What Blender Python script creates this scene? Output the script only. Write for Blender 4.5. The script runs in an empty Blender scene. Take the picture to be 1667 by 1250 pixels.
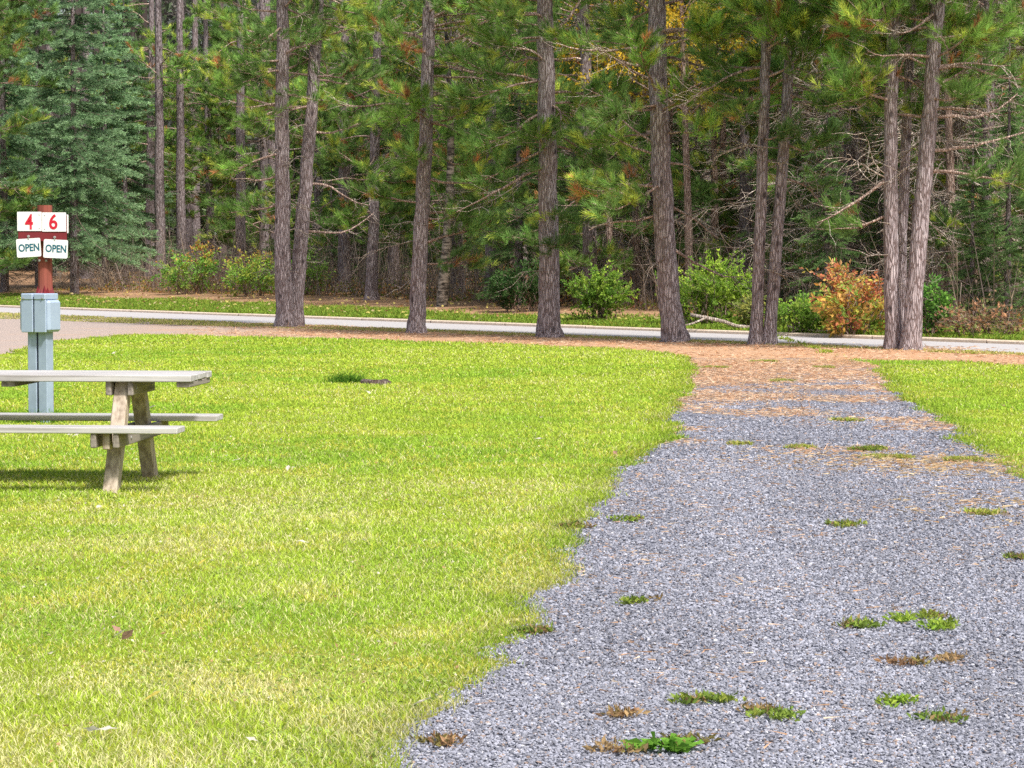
import bpy, math, random
import numpy as np
from mathutils import Vector, Matrix

R = np.random.default_rng(7)
PI = math.pi
scene = bpy.context.scene
COL = scene.collection

# ------------------------------------------------------------------ camera model
CAM_H, FPX, IW, IH = 1.545, 4400.0, 1667.0, 1250.0
PITCH = math.atan(210.0 / FPX)
def ground(px, py, z=0.0):
    """point of the world at height z seen at a photo pixel"""
    dx, dy = (px - IW/2)/FPX, -(py - IH/2)/FPX
    c, s = math.cos(PITCH), math.sin(PITCH)
    d = (dx, c + dy*s, -s + dy*c)
    t = (z - CAM_H)/d[2]
    return (d[0]*t, d[1]*t, z)
def at_depth(px, py, Y):
    dx, dy = (px - IW/2)/FPX, -(py - IH/2)/FPX
    c, s = math.cos(PITCH), math.sin(PITCH)
    d = (dx, c + dy*s, -s + dy*c)
    t = Y/d[1]
    return (d[0]*t, Y, CAM_H + d[2]*t)

# ------------------------------------------------------------------ noise
_T = np.random.default_rng(99).random((256, 256))
def vnoise(x, y):
    xi, yi = np.floor(x).astype(int), np.floor(y).astype(int)
    fx, fy = x - xi, y - yi
    fx, fy = fx*fx*(3-2*fx), fy*fy*(3-2*fy)
    a = _T[xi & 255, yi & 255]; b = _T[(xi+1) & 255, yi & 255]
    c = _T[xi & 255, (yi+1) & 255]; d = _T[(xi+1) & 255, (yi+1) & 255]
    return (a*(1-fx)+b*fx)*(1-fy) + (c*(1-fx)+d*fx)*fy
def fbm(x, y, f=1.0, o=3):
    x = np.asarray(x, float); y = np.asarray(y, float)
    s = 0; a = .5; n = 0
    for k in range(o):
        s = s + a*vnoise(x*f + 17.3*k, y*f + 5.1*k); n += a; a *= .5; f *= 2.03
    return s/n

# ------------------------------------------------------------------ mesh collecting
class MB:
    def __init__(self): self.v = []; self.f = []; self.c = []; self.n = 0; self.m = []
    def add(self, v, faces, col=(1, 1, 1), mi=0):
        v = np.asarray(v, np.float32).reshape(-1, 3)
        col = np.asarray(col, np.float32)
        if col.ndim == 1: col = np.tile(col, (len(v), 1))
        for f in faces:
            f = np.asarray(f, np.int32)
            if len(f): self.f.append(f + self.n); self.m.append(np.full(len(f), mi, np.int32))
        self.v.append(v); self.c.append(col); self.n += len(v)
    def mesh(self, name, mats, smooth=False):
        v = np.concatenate(self.v); c = np.concatenate(self.c)
        me = bpy.data.meshes.new(name)
        me.vertices.add(len(v)); me.vertices.foreach_set('co', v.ravel())
        idx = np.concatenate([f.ravel() for f in self.f])
        tot = np.concatenate([np.full(len(f), f.shape[1], np.int32) for f in self.f])
        st = np.concatenate([[0], np.cumsum(tot)[:-1]]).astype(np.int32)
        me.loops.add(len(idx)); me.loops.foreach_set('vertex_index', idx.astype(np.int32))
        me.polygons.add(len(tot)); me.polygons.foreach_set('loop_start', st)
        me.polygons.foreach_set('material_index', np.concatenate(self.m))
        me.polygons.foreach_set('use_smooth', np.full(len(tot), bool(smooth)))
        at = me.color_attributes.new('col', 'FLOAT_COLOR', 'POINT')
        at.data.foreach_set('color', np.hstack([c, np.ones((len(c), 1), np.float32)]).astype(np.float32).ravel())
        for m in (mats if isinstance(mats, (list, tuple)) else [mats]): me.materials.append(m)
        me.update(calc_edges=True); me.validate()
        return me
    def build(self, name, mats, parent=None, smooth=False, loc=None):
        o = bpy.data.objects.new(name, self.mesh(name, mats, smooth))
        COL.objects.link(o)
        if parent is not None: o.parent = parent
        if loc is not None: o.location = loc
        return o

def tag(o, label=None, cat=None, group=None, kind=None):
    for k, val in (('label', label), ('category', cat), ('group', group), ('kind', kind)):
        if val: o[k] = val
    return o
def empty(name, loc=(0, 0, 0), rz=0.0):
    o = bpy.data.objects.new(name, None); COL.objects.link(o)
    o.location = loc; o.rotation_euler = (0, 0, rz); o.empty_display_size = .2
    return o
def copy_tree(o, parent=None):
    c = o.copy(); COL.objects.link(c)
    if parent is not None: c.parent = parent
    for ch in list(o.children): copy_tree(ch, c)
    return c

def tube(mb, pts, rad, sides=6, col=(1, 1, 1), mi=0, cap=False, rough=0.0, rng=R, col2=None):
    pts = np.asarray(pts, float); n = len(pts)
    rad = np.broadcast_to(np.asarray(rad, float), (n,))
    t = np.gradient(pts, axis=0); t /= np.linalg.norm(t, axis=1, keepdims=True) + 1e-9
    up = np.where(np.abs(t[:, 2:3]) > .9, np.array([[1., 0, 0]]), np.array([[0, 0, 1.]]))
    a = np.cross(t, up); a /= np.linalg.norm(a, axis=1, keepdims=True) + 1e-9
    b = np.cross(t, a)
    th = np.arange(sides)*2*PI/sides
    rr = rad[:, None]*np.ones((1, sides))
    if rough: rr = rr*(1 + rough*(rng.random((n, sides)) - .5))
    v = pts[:, None, :] + rr[..., None]*(np.cos(th)[None, :, None]*a[:, None, :] + np.sin(th)[None, :, None]*b[:, None, :])
    i = np.arange(n-1)[:, None]*sides; j = np.arange(sides)[None, :]; j2 = (j+1) % sides
    q = np.stack([i+j, i+j2, i+sides+j2, i+sides+j], -1).reshape(-1, 4)
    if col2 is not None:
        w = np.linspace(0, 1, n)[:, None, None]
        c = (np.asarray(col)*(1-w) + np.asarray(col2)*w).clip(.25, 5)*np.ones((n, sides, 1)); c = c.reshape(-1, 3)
    else: c = col
    faces = [q]
    if cap: faces.append(np.arange((n-1)*sides, n*sides)[None, :]); faces.append(np.arange(sides)[::-1][None, :])
    mb.add(v.reshape(-1, 3), faces, c, mi)

def norm(a): return a/(np.linalg.norm(a, axis=-1, keepdims=True) + 1e-9)
def blades(mb, o, d, L, W, col, tipcol=None, rng=R, mi=0):
    """thin triangles from o along d: needles, twigs and small leaves"""
    n = len(o)
    if n == 0: return
    side = norm(np.cross(d, rng.normal(size=(n, 3))))
    L = np.broadcast_to(L, (n,))[:, None]; W = np.broadcast_to(W, (n,))[:, None]
    v = np.stack([o - side*W*.5, o + side*W*.5, o + d*L], 1).reshape(-1, 3)
    col = np.broadcast_to(np.asarray(col, float), (n, 3)); tc = col if tipcol is None else np.broadcast_to(np.asarray(tipcol, float), (n, 3))
    c = np.stack([col, col, tc], 1).reshape(-1, 3)
    mb.add(v, [np.arange(3*n).reshape(-1, 3)], c, mi)
def leaves(mb, o, d, L, W, col, rng=R, mi=0):
    """folded pointed leaves: 5 corners, two faces"""
    n = len(o)
    if n == 0: return
    side = norm(np.cross(d, rng.normal(size=(n, 3)))); nn = np.cross(side, d)
    L = np.broadcast_to(L, (n,))[:, None]; W = np.broadcast_to(W, (n,))[:, None]
    mid = o + d*L*.5
    v = np.stack([o, mid + side*W*.5 + nn*W*.18, o + d*L, mid - side*W*.5 + nn*W*.18], 1).reshape(-1, 3)
    k = np.arange(n)[:, None]*4
    f = np.concatenate([k + np.array([[0, 1, 2]]), k + np.array([[0, 2, 3]])])
    col = np.broadcast_to(np.asarray(col, float), (n, 3))
    mb.add(v, [f], np.repeat(col, 4, 0), mi)

def box(mb, x0, x1, y0, y1, z0, z1, bev=0.004, col=(1, 1, 1), M=None, mi=0):
    """box with chamfered edges"""
    b = min(bev, (x1-x0)*.4, (y1-y0)*.4, (z1-z0)*.4)
    v = []; idx = {}
    for sx in (0, 1):
        for sy in (0, 1):
            for sz in (0, 1):
                X, Y, Z = (x0, x1)[sx], (y0, y1)[sy], (z0, z1)[sz]
                ix, iy, iz = X + (b, -b)[sx], Y + (b, -b)[sy], Z + (b, -b)[sz]
                for k, p in enumerate(((X, iy, iz), (ix, Y, iz), (ix, iy, Z))):
                    idx[sx, sy, sz, k] = len(v); v.append(p)
    I = lambda *a: idx[a]
    q = []
    for s in (0, 1):
        def fl(l): return l if s else l[::-1]
        q.append(fl([I(s, 0, 0, 0), I(s, 1, 0, 0), I(s, 1, 1, 0), I(s, 0, 1, 0)]))
        q.append(fl([I(1, s, 0, 1), I(0, s, 0, 1), I(0, s, 1, 1), I(1, s, 1, 1)]))
        q.append(fl([I(0, 0, s, 2), I(1, 0, s, 2), I(1, 1, s, 2), I(0, 1, s, 2)]))
    for a in (0, 1):
        for c in (0, 1):
            q.append([I(0, a, c, 1), I(1, a, c, 1), I(1, a, c, 2), I(0, a, c, 2)])
            q.append([I(a, 0, c, 0), I(a, 1, c, 0), I(a, 1, c, 2), I(a, 0, c, 2)])
            q.append([I(a, c, 0, 0), I(a, c, 1, 0), I(a, c, 1, 1), I(a, c, 0, 1)])
    t = [[I(a, c, e, 0), I(a, c, e, 1), I(a, c, e, 2)] for a in (0, 1) for c in (0, 1) for e in (0, 1)]
    v = np.array(v)
    # wind every face outwards
    ctr = np.array([(x0+x1)/2, (y0+y1)/2, (z0+z1)/2])
    def wind(fs):
        out = []
        for f in fs:
            p = v[f]; n = np.cross(p[1]-p[0], p[2]-p[0])
            out.append(f if np.dot(n, p.mean(0)-ctr) > 0 else f[::-1])
        return np.array(out)
    q, t = wind(q), wind(t)
    if M is not None:
        v = np.array([(M @ Vector(p))[:] for p in v])
    mb.add(v, [q, t], col, mi)

# ------------------------------------------------------------------ materials
def new_mat(name):
    m = bpy.data.materials.new(name); m.use_nodes = True
    nt = m.node_tree; nt.nodes.clear()
    out = nt.nodes.new('ShaderNodeOutputMaterial')
    return m, nt, out
def N(nt, typ, **kw):
    n = nt.nodes.new(typ)
    for k, v in kw.items():
        if k.startswith('i_'): n.inputs[k[2:].replace('_', ' ')].default_value = v
        elif k.startswith('n_'): n.inputs[int(k[2:])].default_value = v
        else: setattr(n, k, v)
    return n
def ramp(nt, src, stops):
    r = nt.nodes.new('ShaderNodeValToRGB'); e = r.color_ramp.elements
    while len(e) < len(stops): e.new(.5)
    for el, (p, c) in zip(e, stops):
        el.position = p; el.color = (c[0], c[1], c[2], 1)
    nt.links.new(src, r.inputs[0]); return r.outputs[0]
def mix(nt, fac, a, b, blend='MIX'):
    m = nt.nodes.new('ShaderNodeMix'); m.data_type = 'RGBA'; m.blend_type = blend
    for s, val in ((m.inputs[0], fac), (m.inputs[6], a), (m.inputs[7], b)):
        if hasattr(val, 'is_output'): nt.links.new(val, s)
        elif isinstance(val, (tuple, list)): s.default_value = (val[0], val[1], val[2], 1)
        else: s.default_value = val
    return m.outputs[2]
def mathn(nt, op, a, b=0.0, clamp=False):
    m = nt.nodes.new('ShaderNodeMath'); m.operation = op; m.use_clamp = clamp
    for s, val in ((m.inputs[0], a), (m.inputs[1], b)):
        if hasattr(val, 'is_output'): nt.links.new(val, s)
        else: s.default_value = val
    return m.outputs[0]
def coords(nt, scale=(1, 1, 1), kind='Object'):
    tc = nt.nodes.new('ShaderNodeTexCoord'); mp = nt.nodes.new('ShaderNodeMapping')
    mp.inputs['Scale'].default_value = scale
    nt.links.new(tc.outputs[kind], mp.inputs['Vector']); return mp.outputs[0]
def noise(nt, vec, scale, detail=4, rough=.55):
    n = N(nt, 'ShaderNodeTexNoise'); n.inputs['Scale'].default_value = scale
    n.inputs['Detail'].default_value = detail; n.inputs['Roughness'].default_value = rough
    nt.links.new(vec, n.inputs['Vector']); return n.outputs[0]
def principled(nt, out, col, rough=.8, bump=None, bstr=.3, bdist=.02, spec=.25, metal=0):
    p = N(nt, 'ShaderNodeBsdfPrincipled')
    p.inputs['Roughness'].default_value = rough; p.inputs['Specular IOR Level'].default_value = spec
    p.inputs['Metallic'].default_value = metal
    if hasattr(col, 'is_output'): nt.links.new(col, p.inputs['Base Color'])
    else: p.inputs['Base Color'].default_value = (*col, 1)
    if bump is not None:
        b = N(nt, 'ShaderNodeBump'); b.inputs['Strength'].default_value = bstr; b.inputs['Distance'].default_value = bdist
        nt.links.new(bump, b.inputs['Height']); nt.links.new(b.outputs[0], p.inputs['Normal'])
    nt.links.new(p.outputs[0], out.inputs[0]); return p
def attr_col(nt):
    a = N(nt, 'ShaderNodeAttribute'); a.attribute_name = 'col'; return a.outputs['Color']

def foliage_mat(name, transl=.35, gain=1.0, vary=.25):
    m, nt, out = new_mat(name)
    c = attr_col(nt)
    oi = N(nt, 'ShaderNodeObjectInfo')
    g = mathn(nt, 'MULTIPLY_ADD', oi.outputs['Random'], vary)
    nt.nodes[-1].inputs[2].default_value = gain*(1 - vary/2)
    cc = N(nt, 'ShaderNodeVectorMath', operation='SCALE'); nt.links.new(c, cc.inputs[0]); nt.links.new(g, cc.inputs['Scale'])
    d = N(nt, 'ShaderNodeBsdfDiffuse'); nt.links.new(cc.outputs[0], d.inputs[0])
    t = N(nt, 'ShaderNodeBsdfTranslucent'); nt.links.new(cc.outputs[0], t.inputs[0])
    ms = N(nt, 'ShaderNodeMixShader'); ms.inputs[0].default_value = transl
    nt.links.new(d.outputs[0], ms.inputs[1]); nt.links.new(t.outputs[0], ms.inputs[2]); nt.links.new(ms.outputs[0], out.inputs[0])
    return m
M_GRASS = foliage_mat('grass_blades', .35, 1.0, 0)
M_NEEDLE = foliage_mat('conifer_needles', .42, 1.18, .3)
M_LEAF = foliage_mat('leaves', .4, 1.0, .1)
M_TWIG = foliage_mat('twigs', 0.0, 1.0, .2)

def bark_mat():
    m, nt, out = new_mat('pine_bark')
    v = coords(nt, (13, 13, 1.9))
    n1 = noise(nt, v, 1.6, 6, .65)
    vo = N(nt, 'ShaderNodeTexVoronoi', feature='DISTANCE_TO_EDGE'); vo.inputs['Scale'].default_value = 2.2
    wv = N(nt, 'ShaderNodeVectorMath', operation='ADD'); nt.links.new(v, wv.inputs[0])
    sc = N(nt, 'ShaderNodeVectorMath', operation='SCALE'); sc.inputs['Scale'].default_value = .8
    nz = N(nt, 'ShaderNodeTexNoise'); nz.inputs['Scale'].default_value = 1.3; nt.links.new(v, nz.inputs['Vector'])
    nt.links.new(nz.outputs['Color'], sc.inputs[0]); nt.links.new(sc.outputs[0], wv.inputs[1]); nt.links.new(wv.outputs[0], vo.inputs['Vector'])
    e = mathn(nt, 'MULTIPLY', vo.outputs[0], 5.0, True)
    big = noise(nt, coords(nt, (1.2, 1.2, .5)), 1.5, 3)
    c = ramp(nt, n1, [(.30, (.20, .168, .172)), (.45, (.40, .345, .358)), (.60, (.56, .495, .508)), (.78, (.72, .66, .655))])
    c = mix(nt, e, (.10, .07, .068), c)
    c = mix(nt, mathn(nt, 'MULTIPLY', big, .55), c, (.28, .20, .175))
    kn = N(nt, 'ShaderNodeTexVoronoi'); kn.inputs['Scale'].default_value = 1.0; nt.links.new(coords(nt, (4.2, 4.2, 2.3)), kn.inputs['Vector'])
    c = mix(nt, ramp(nt, kn.outputs['Distance'], [(.10, (.85, .85, .85)), (.19, (0, 0, 0))]), c, (.06, .045, .045))
    c = mix(nt, 1.0, c, attr_col(nt), 'MULTIPLY')
    h = mathn(nt, 'ADD', mathn(nt, 'MULTIPLY', e, .6), n1)
    principled(nt, out, c, .92, h, .9, .03, .1)
    return m
M_BARK = bark_mat()
def birch_mat():
    m, nt, out = new_mat('birch_bark')
    n1 = noise(nt, coords(nt, (3, 3, 9)), 1.4, 5, .6); n2 = noise(nt, coords(nt, (2, 2, 30)), 1.2, 2)
    c = ramp(nt, n1, [(.42, (.05, .047, .045)), (.52, (.26, .25, .245)), (.7, (.42, .40, .39))])
    c = mix(nt, ramp(nt, n2, [(.6, (0, 0, 0)), (.66, (1, 1, 1))]), c, (.08, .07, .07))
    c = mix(nt, 1.0, c, attr_col(nt), 'MULTIPLY')
    principled(nt, out, c, .85, n1, .4, .01); return m
M_BIRCH = birch_mat()

def wood_mat(name, light, dark, axis='X', tint=None):
    """weathered timber with grain along one axis"""
    m, nt, out = new_mat(name)
    s = {'X': (.9, 26, 26), 'Y': (26, .9, 26), 'Z': (26, 26, .9)}[axis]
    v = coords(nt, s)
    n1 = noise(nt, v, 1.2, 5, .6); n2 = noise(nt, coords(nt, (2.2, 2.2, 2.2)), 2, 3)
    c = ramp(nt, n1, [(.34, dark), (.46, tuple(.55*a+.45*b for a, b in zip(light, dark))), (.58, light)])
    c = mix(nt, mathn(nt, 'MULTIPLY', n2, .6), c, tint or tuple(x*.72 for x in light))
    w = noise(nt, coords(nt, tuple(x*.35 for x in s)), 1.0, 2)
    crack = ramp(nt, w, [(.66, (0, 0, 0)), (.71, (1, 1, 1))])
    c = mix(nt, mathn(nt, 'MULTIPLY', crack, .6), c, tuple(x*.3 for x in dark))
    principled(nt, out, c, .85, n1, .5, .004, .2); return m
M_WOODX = wood_mat('weathered_plank', (.60, .585, .575), (.23, .21, .20), 'X')
M_WOODY = wood_mat('weathered_brace', (.34, .30, .26), (.12, .10, .085), 'Y')
M_WOODZ = wood_mat('weathered_leg', (.56, .485, .405), (.22, .175, .14), 'Z', (.44, .34, .23))
M_LOG = wood_mat('red_stained_log', (.27, .062, .052), (.15, .03, .026), 'Z', (.36, .14, .09))

def paint_mat(name, col, var=.12, rough=.55, spec=.35, sc=6):
    m, nt, out = new_mat(name)
    n1 = noise(nt, coords(nt), sc, 5, .65); n2 = noise(nt, coords(nt, (14, 14, 2)), 2.0, 3)
    c = ramp(nt, n1, [(.3, tuple(x*(1-var) for x in col)), (.7, tuple(min(1, x*(1+var*.6)) for x in col))])
    c = mix(nt, mathn(nt, 'MULTIPLY', n2, var*1.5), c, tuple(x*.6 for x in col))
    principled(nt, out, c, rough, n1, .08, .003, spec); return m
M_BLUE = paint_mat('blue_grey_paint', (.36, .45, .58), .18, .5, .3)
M_BLUED = paint_mat('blue_grey_box', (.37, .46, .60), .08, .4, .4)
M_GAP = paint_mat('dark_gap', (.02, .03, .06), .1)
M_RED = paint_mat('dark_red_paint', (.22, .022, .03), .25, .6)
M_WHITE = paint_mat('white_plate', (.80, .80, .82), .05, .45, .4)
M_DIGIT = paint_mat('red_digit', (.55, .012, .035), .05, .5)
M_TEAL = paint_mat('teal_letter', (.015, .12, .17), .05, .5)
M_STEEL = paint_mat('grey_steel', (.35, .34, .33), .2, .4, .5)
M_HOUSE = paint_mat('barn_red_siding', (.16, .02, .02), .2)
M_TRIM = paint_mat('barn_white_trim', (.7, .7, .68), .1)
M_ROOF = paint_mat('barn_roof', (.08, .075, .075), .2)

def ground_mats():
    # lawn soil sheet below the blades
    m1, nt, out = new_mat('lawn_thatch')
    v = coords(nt)
    a = noise(nt, v, .7, 4, .6); b = noise(nt, v, 55, 3, .7)
    c = ramp(nt, a, [(.34, (.22, .29, .022)), (.52, (.29, .33, .035)), (.66, (.42, .38, .12))])
    c = mix(nt, ramp(nt, b, [(.35, (0, 0, 0)), (.7, (1, 1, 1))]), c, (.17, .19, .03))
    principled(nt, out, c, .95, b, .5, .02, .05)
    # gravel sheet, needles drift over its far end
    m2, nt, out = new_mat('crushed_stone')
    v = coords(nt)
    vo = N(nt, 'ShaderNodeTexVoronoi'); vo.inputs['Scale'].default_value = 46; nt.links.new(v, vo.inputs['Vector'])
    sep = N(nt, 'ShaderNodeSeparateColor'); nt.links.new(vo.outputs['Color'], sep.inputs[0])
    c = ramp(nt, sep.outputs[0], [(.0, (.11, .115, .145)), (.45, (.23, .24, .29)), (.8, (.36, .37, .43)), (1., (.56, .56, .60))])
    d = mathn(nt, 'MULTIPLY', vo.outputs['Distance'], 1.0)
    c = mix(nt, ramp(nt, d, [(.35, (0, 0, 0)), (.8, (1, 1, 1))]), c, (.10, .105, .13))
    big = noise(nt, v, .8, 4, .6); fine = noise(nt, v, 3.2, 5, .7)
    px = N(nt, 'ShaderNodeSeparateXYZ'); nt.links.new(v, px.inputs[0])
    g = mathn(nt, 'MULTIPLY', mathn(nt, 'SUBTRACT', px.outputs[1], 28.0), 1/14.0)
    g = mathn(nt, 'ADD', g, mathn(nt, 'MULTIPLY', mathn(nt, 'SUBTRACT', fine, .5), 3.2))
    g = mathn(nt, 'ADD', g, mathn(nt, 'MULTIPLY', mathn(nt, 'SUBTRACT', big, .5), 1.4))
    g = mathn(nt, 'MULTIPLY', g, 1.0, True)
    nd = noise(nt, coords(nt, (30, 9, 9)), 3, 4, .7)
    ncol = ramp(nt, nd, [(.3, (.26, .16, .10)), (.55, (.50, .31, .195)), (.75, (.62, .45, .31))])
    c = mix(nt, g, c, ncol)
    principled(nt, out, c, .9, d, .8, .012, .15)
    # needle covered path beside the road
    m3, nt, out = new_mat('needle_litter')
    v = coords(nt)
    a = noise(nt, v, .6, 4, .6); f = noise(nt, coords(nt, (9, 22, 9)), 2.5, 5, .75)
    c = ramp(nt, f, [(.3, (.28, .15, .085)), (.5, (.54, .31, .175)), (.72, (.68, .45, .29))])
    gr = ramp(nt, noise(nt, v, 30, 4, .8), [(.3, (.30, .24, .21)), (.7, (.54, .45, .40))])
    px = N(nt, 'ShaderNodeSeparateXYZ'); nt.links.new(v, px.inputs[0])
    g = mathn(nt, 'MULTIPLY', mathn(nt, 'SUBTRACT', mathn(nt, 'MULTIPLY', px.outputs[0], -1.0), 3.0), .22)
    g = mathn(nt, 'ADD', g, mathn(nt, 'MULTIPLY', mathn(nt, 'SUBTRACT', a, .5), 2.4))
    g = mathn(nt, 'MULTIPLY', g, .8, True)
    pt = noise(nt, v, 1.7, 4, .7)
    c = mix(nt, ramp(nt, pt, [(.40, (0, 0, 0)), (.65, (.6, .6, .6))]), c, mix(nt, f, (.44, .29, .20), (.58, .44, .33)))
    c = mix(nt, g, c, gr)
    principled(nt, out, c, .95, f, .5, .02, .05)
    # road
    m4, nt, out = new_mat('worn_asphalt')
    v = coords(nt)
    a = noise(nt, v, 40, 3, .7); b = noise(nt, coords(nt, (.25, .25, .25)), 1.0, 4)
    c = ramp(nt, a, [(.3, (.43, .41, .41)), (.7, (.56, .535, .535))])
    c = mix(nt, mathn(nt, 'MULTIPLY', b, .45), c, (.42, .40, .41))
    principled(nt, out, c, .85, a, .2, .004, .2)
    m5, nt, out = new_mat('kerb_concrete')
    v = coords(nt); a = noise(nt, v, 12, 4, .7)
    c = ramp(nt, a, [(.3, (.56, .44, .34)), (.7, (.82, .68, .55))])
    principled(nt, out, c, .9, a, .3, .01, .1)
    # forest floor, colour carried by the sheet
    m6, nt, out = new_mat('forest_floor')
    v = coords(nt); a = noise(nt, v, 6, 5, .7); b = noise(nt, v, 45, 3, .7)
    c = mix(nt, 1.0, attr_col(nt), ramp(nt, a, [(.25, (.5, .5, .5)), (.75, (1.4, 1.35, 1.3))]), 'MULTIPLY')
    c = mix(nt, 1.0, c, ramp(nt, b, [(.25, (.6, .6, .6)), (.75, (1.3, 1.3, 1.3))]), 'MULTIPLY')
    principled(nt, out, c, .95, b, .6, .03, .05)
    # single stones
    m7, nt, out = new_mat('stone_chips')
    n1 = noise(nt, coords(nt), 220, 2)
    c = mix(nt, 1.0, attr_col(nt), ramp(nt, n1, [(.3, (.8, .8, .8)), (.7, (1.15, 1.15, 1.15))]), 'MULTIPLY')
    principled(nt, out, c, .7, spec=.3)
    return m1, m2, m3, m4, m5, m6, m7
M_LAWN, M_GRAVEL, M_LITTER, M_ROAD, M_KERB, M_FLOOR, M_STONE = ground_mats()

# ------------------------------------------------------------------ road frame (u along the road, v away from the camera)
P0 = np.array(ground(0, 509)[:2]); P1 = np.array(ground(1667, 576)[:2])
TU = (P1 - P0)/np.linalg.norm(P1 - P0); NV = np.array([-TU[1], TU[0]])
if NV[1] < 0: NV = -NV
def uv(x, y): return (x - P0[0])*TU[0] + (y - P0[1])*TU[1], (x - P0[0])*NV[0] + (y - P0[1])*NV[1]
def xy(u, v): return P0[0] + u*TU[0] + v*NV[0], P0[1] + u*TU[1] + v*NV[1]
ROADW, KW = 5.0, .22
def terrain(x, y):
    u, v = uv(np.asarray(x, float), np.asarray(y, float))
    k = np.clip(v - ROADW - KW, 0, None)
    z = np.where(v < 0, 0, np.where(v < ROADW, -.016*v, -.018 + .034*np.minimum(k, 22) + .012*np.clip(k-22, 0, 60)))
    return z + np.where(v > ROADW + KW, .06*(fbm(x, y, .5)-.5)*np.minimum(k, 1), 0)
def tz(x, y): return float(terrain(np.array([x]), np.array([y]))[0])
def grassv(u): return verge(u) - 3.4*np.clip((24 - u)/12, 0, 1)
def verge(u): return 13.0 - 5.6*np.clip((u + 2)/36.0, 0, 1)

# ------------------------------------------------------------------ setting: sheets
def sheet(name, rows, mat, z):
    """rows: list of (y, x0, x1)"""
    mb = MB(); v = []; f = []
    for i, (y, a, b) in enumerate(rows):
        v += [(a, y, z), (b, y, z)]
        if i: f.append([2*i-2, 2*i-1, 2*i+1, 2*i])
    mb.add(v, [np.array(f)]); o = mb.build(name, mat); o['kind'] = 'structure'; return o
mb = MB(); mb.add([(-400, -300, -.6), (400, -300, -.6), (400, 500, -.6), (-400, 500, -.6)], [[[0, 1, 2, 3]]], (.12, .09, .05))
mb.build('ground', M_FLOOR)['kind'] = 'structure'

def band(name, u0, u1, vs, zs, mat, du=2.0):
    us = np.arange(u0, u1, du); mb = MB(); V = []
    for u in us:
        for vv, zz in zip(vs, zs):
            x, y = xy(u, vv); V.append((x, y, zz))
    k = len(vs); i = np.arange(len(us)-1)[:, None]*k; j = np.arange(k-1)[None, :]
    q = np.stack([i+j, i+k+j, i+k+j+1, i+j+1], -1).reshape(-1, 4)
    mb.add(V, [q]); o = mb.build(name, mat); o['kind'] = 'structure'; return o
band('needle_path', -90, 110, [-60, -9, 0.3], [-.012, 0.0, 0.0], M_LITTER)
band('road', -120, 140, [0, 1.2, 2.5, 3.8, ROADW], [.004, -.010, -.035, -.058, -.08], M_ROAD)
# kerb: separate cast lengths with open joints
us = np.arange(-60, 90, 3.05)
mb = MB()
for u in us:
    c = [xy(u + .012, ROADW), xy(u + 3.035, ROADW), xy(u + 3.035, ROADW + KW), xy(u + .012, ROADW + KW)]
    j = float(R.normal())*.006
    top = -.012 + j*.5
    sl = .02
    inn = [xy(u + .012, ROADW + sl), xy(u + 3.035, ROADW + sl)]
    v = [(c[0][0], c[0][1], -.2), (c[1][0], c[1][1], -.2), (c[2][0], c[2][1], -.2), (c[3][0], c[3][1], -.2),
         (inn[0][0], inn[0][1], top), (inn[1][0], inn[1][1], top), (c[2][0], c[2][1], top), (c[3][0], c[3][1], top),
         (c[0][0], c[0][1], top-.02), (c[1][0], c[1][1], top-.02)]
    mb.add(v, [np.array([[0, 1, 9, 8], [8, 9, 5, 4], [4, 5, 6, 7], [2, 3, 7, 6], [1, 2, 6, 5], [3, 0, 4, 7]])])
mb.build('kerb', M_KERB)['kind'] = 'structure'

def floor_color(x, y):
    u, v = uv(x, y)
    n = fbm(x, y, .9); n2 = fbm(x+40, y, 2.5)
    g = np.clip((grassv(u) + 3*(n-.5) - v)/1.2, 0, 1)[..., None]
    lit = np.array([.40, .25, .15])*(.6 + .9*n2[..., None])
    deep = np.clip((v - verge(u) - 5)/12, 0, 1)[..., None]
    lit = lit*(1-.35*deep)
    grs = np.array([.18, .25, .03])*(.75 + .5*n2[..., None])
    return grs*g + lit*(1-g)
us = np.arange(-70, 95, .8); vs = np.concatenate([np.arange(ROADW+KW, 30, .6), np.arange(30, 130, 3)])
UU, VV = np.meshgrid(us, vs, indexing='ij'); X, Y = xy(UU, VV); Z = terrain(X, Y + 0*X)
mb = MB(); k = len(vs); i = np.arange(len(us)-1)[:, None]*k; j = np.arange(k-1)[None, :]
q = np.stack([i+j, i+k+j, i+k+j+1, i+j+1], -1).reshape(-1, 4)
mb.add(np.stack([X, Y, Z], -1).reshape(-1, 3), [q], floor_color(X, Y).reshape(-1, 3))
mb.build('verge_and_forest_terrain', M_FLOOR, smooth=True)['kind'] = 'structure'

def edge_fn(pts):
    w = np.array([ground(*p)[:2] for p in pts]); o = np.argsort(w[:, 1]); w = w[o]
    return lambda y: np.interp(y, w[:, 1], w[:, 0])
_rE = edge_fn([(1128, 582), (1142, 592), (1142, 615), (1136, 632), (1122, 655), (1108, 686), (1122, 715), (1062, 745), (1002, 783), (985, 812), (945, 852), (918, 900), (928, 945), (872, 985), (852, 1030), (800, 1075), (762, 1120), (700, 1175), (660, 1215), (640, 1250), (560, 1400), (300, 1900)])
_tE = edge_fn([(-1500, 500), (-600, 524), (0, 540), (250, 546), (600, 554), (1000, 568), (1100, 577), (1128, 582), (1142, 590)])
_lE = edge_fn([(-3500, 690), (-500, 640), (0, 577), (90, 556), (200, 547), (260, 543)])
_qE = edge_fn([(1395, 589), (1425, 597), (1428, 612), (1445, 630), (1482, 660), (1530, 690), (1578, 725), (1600, 745), (1667, 777), (1900, 850), (2600, 1100), (3400, 1500)])
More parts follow.
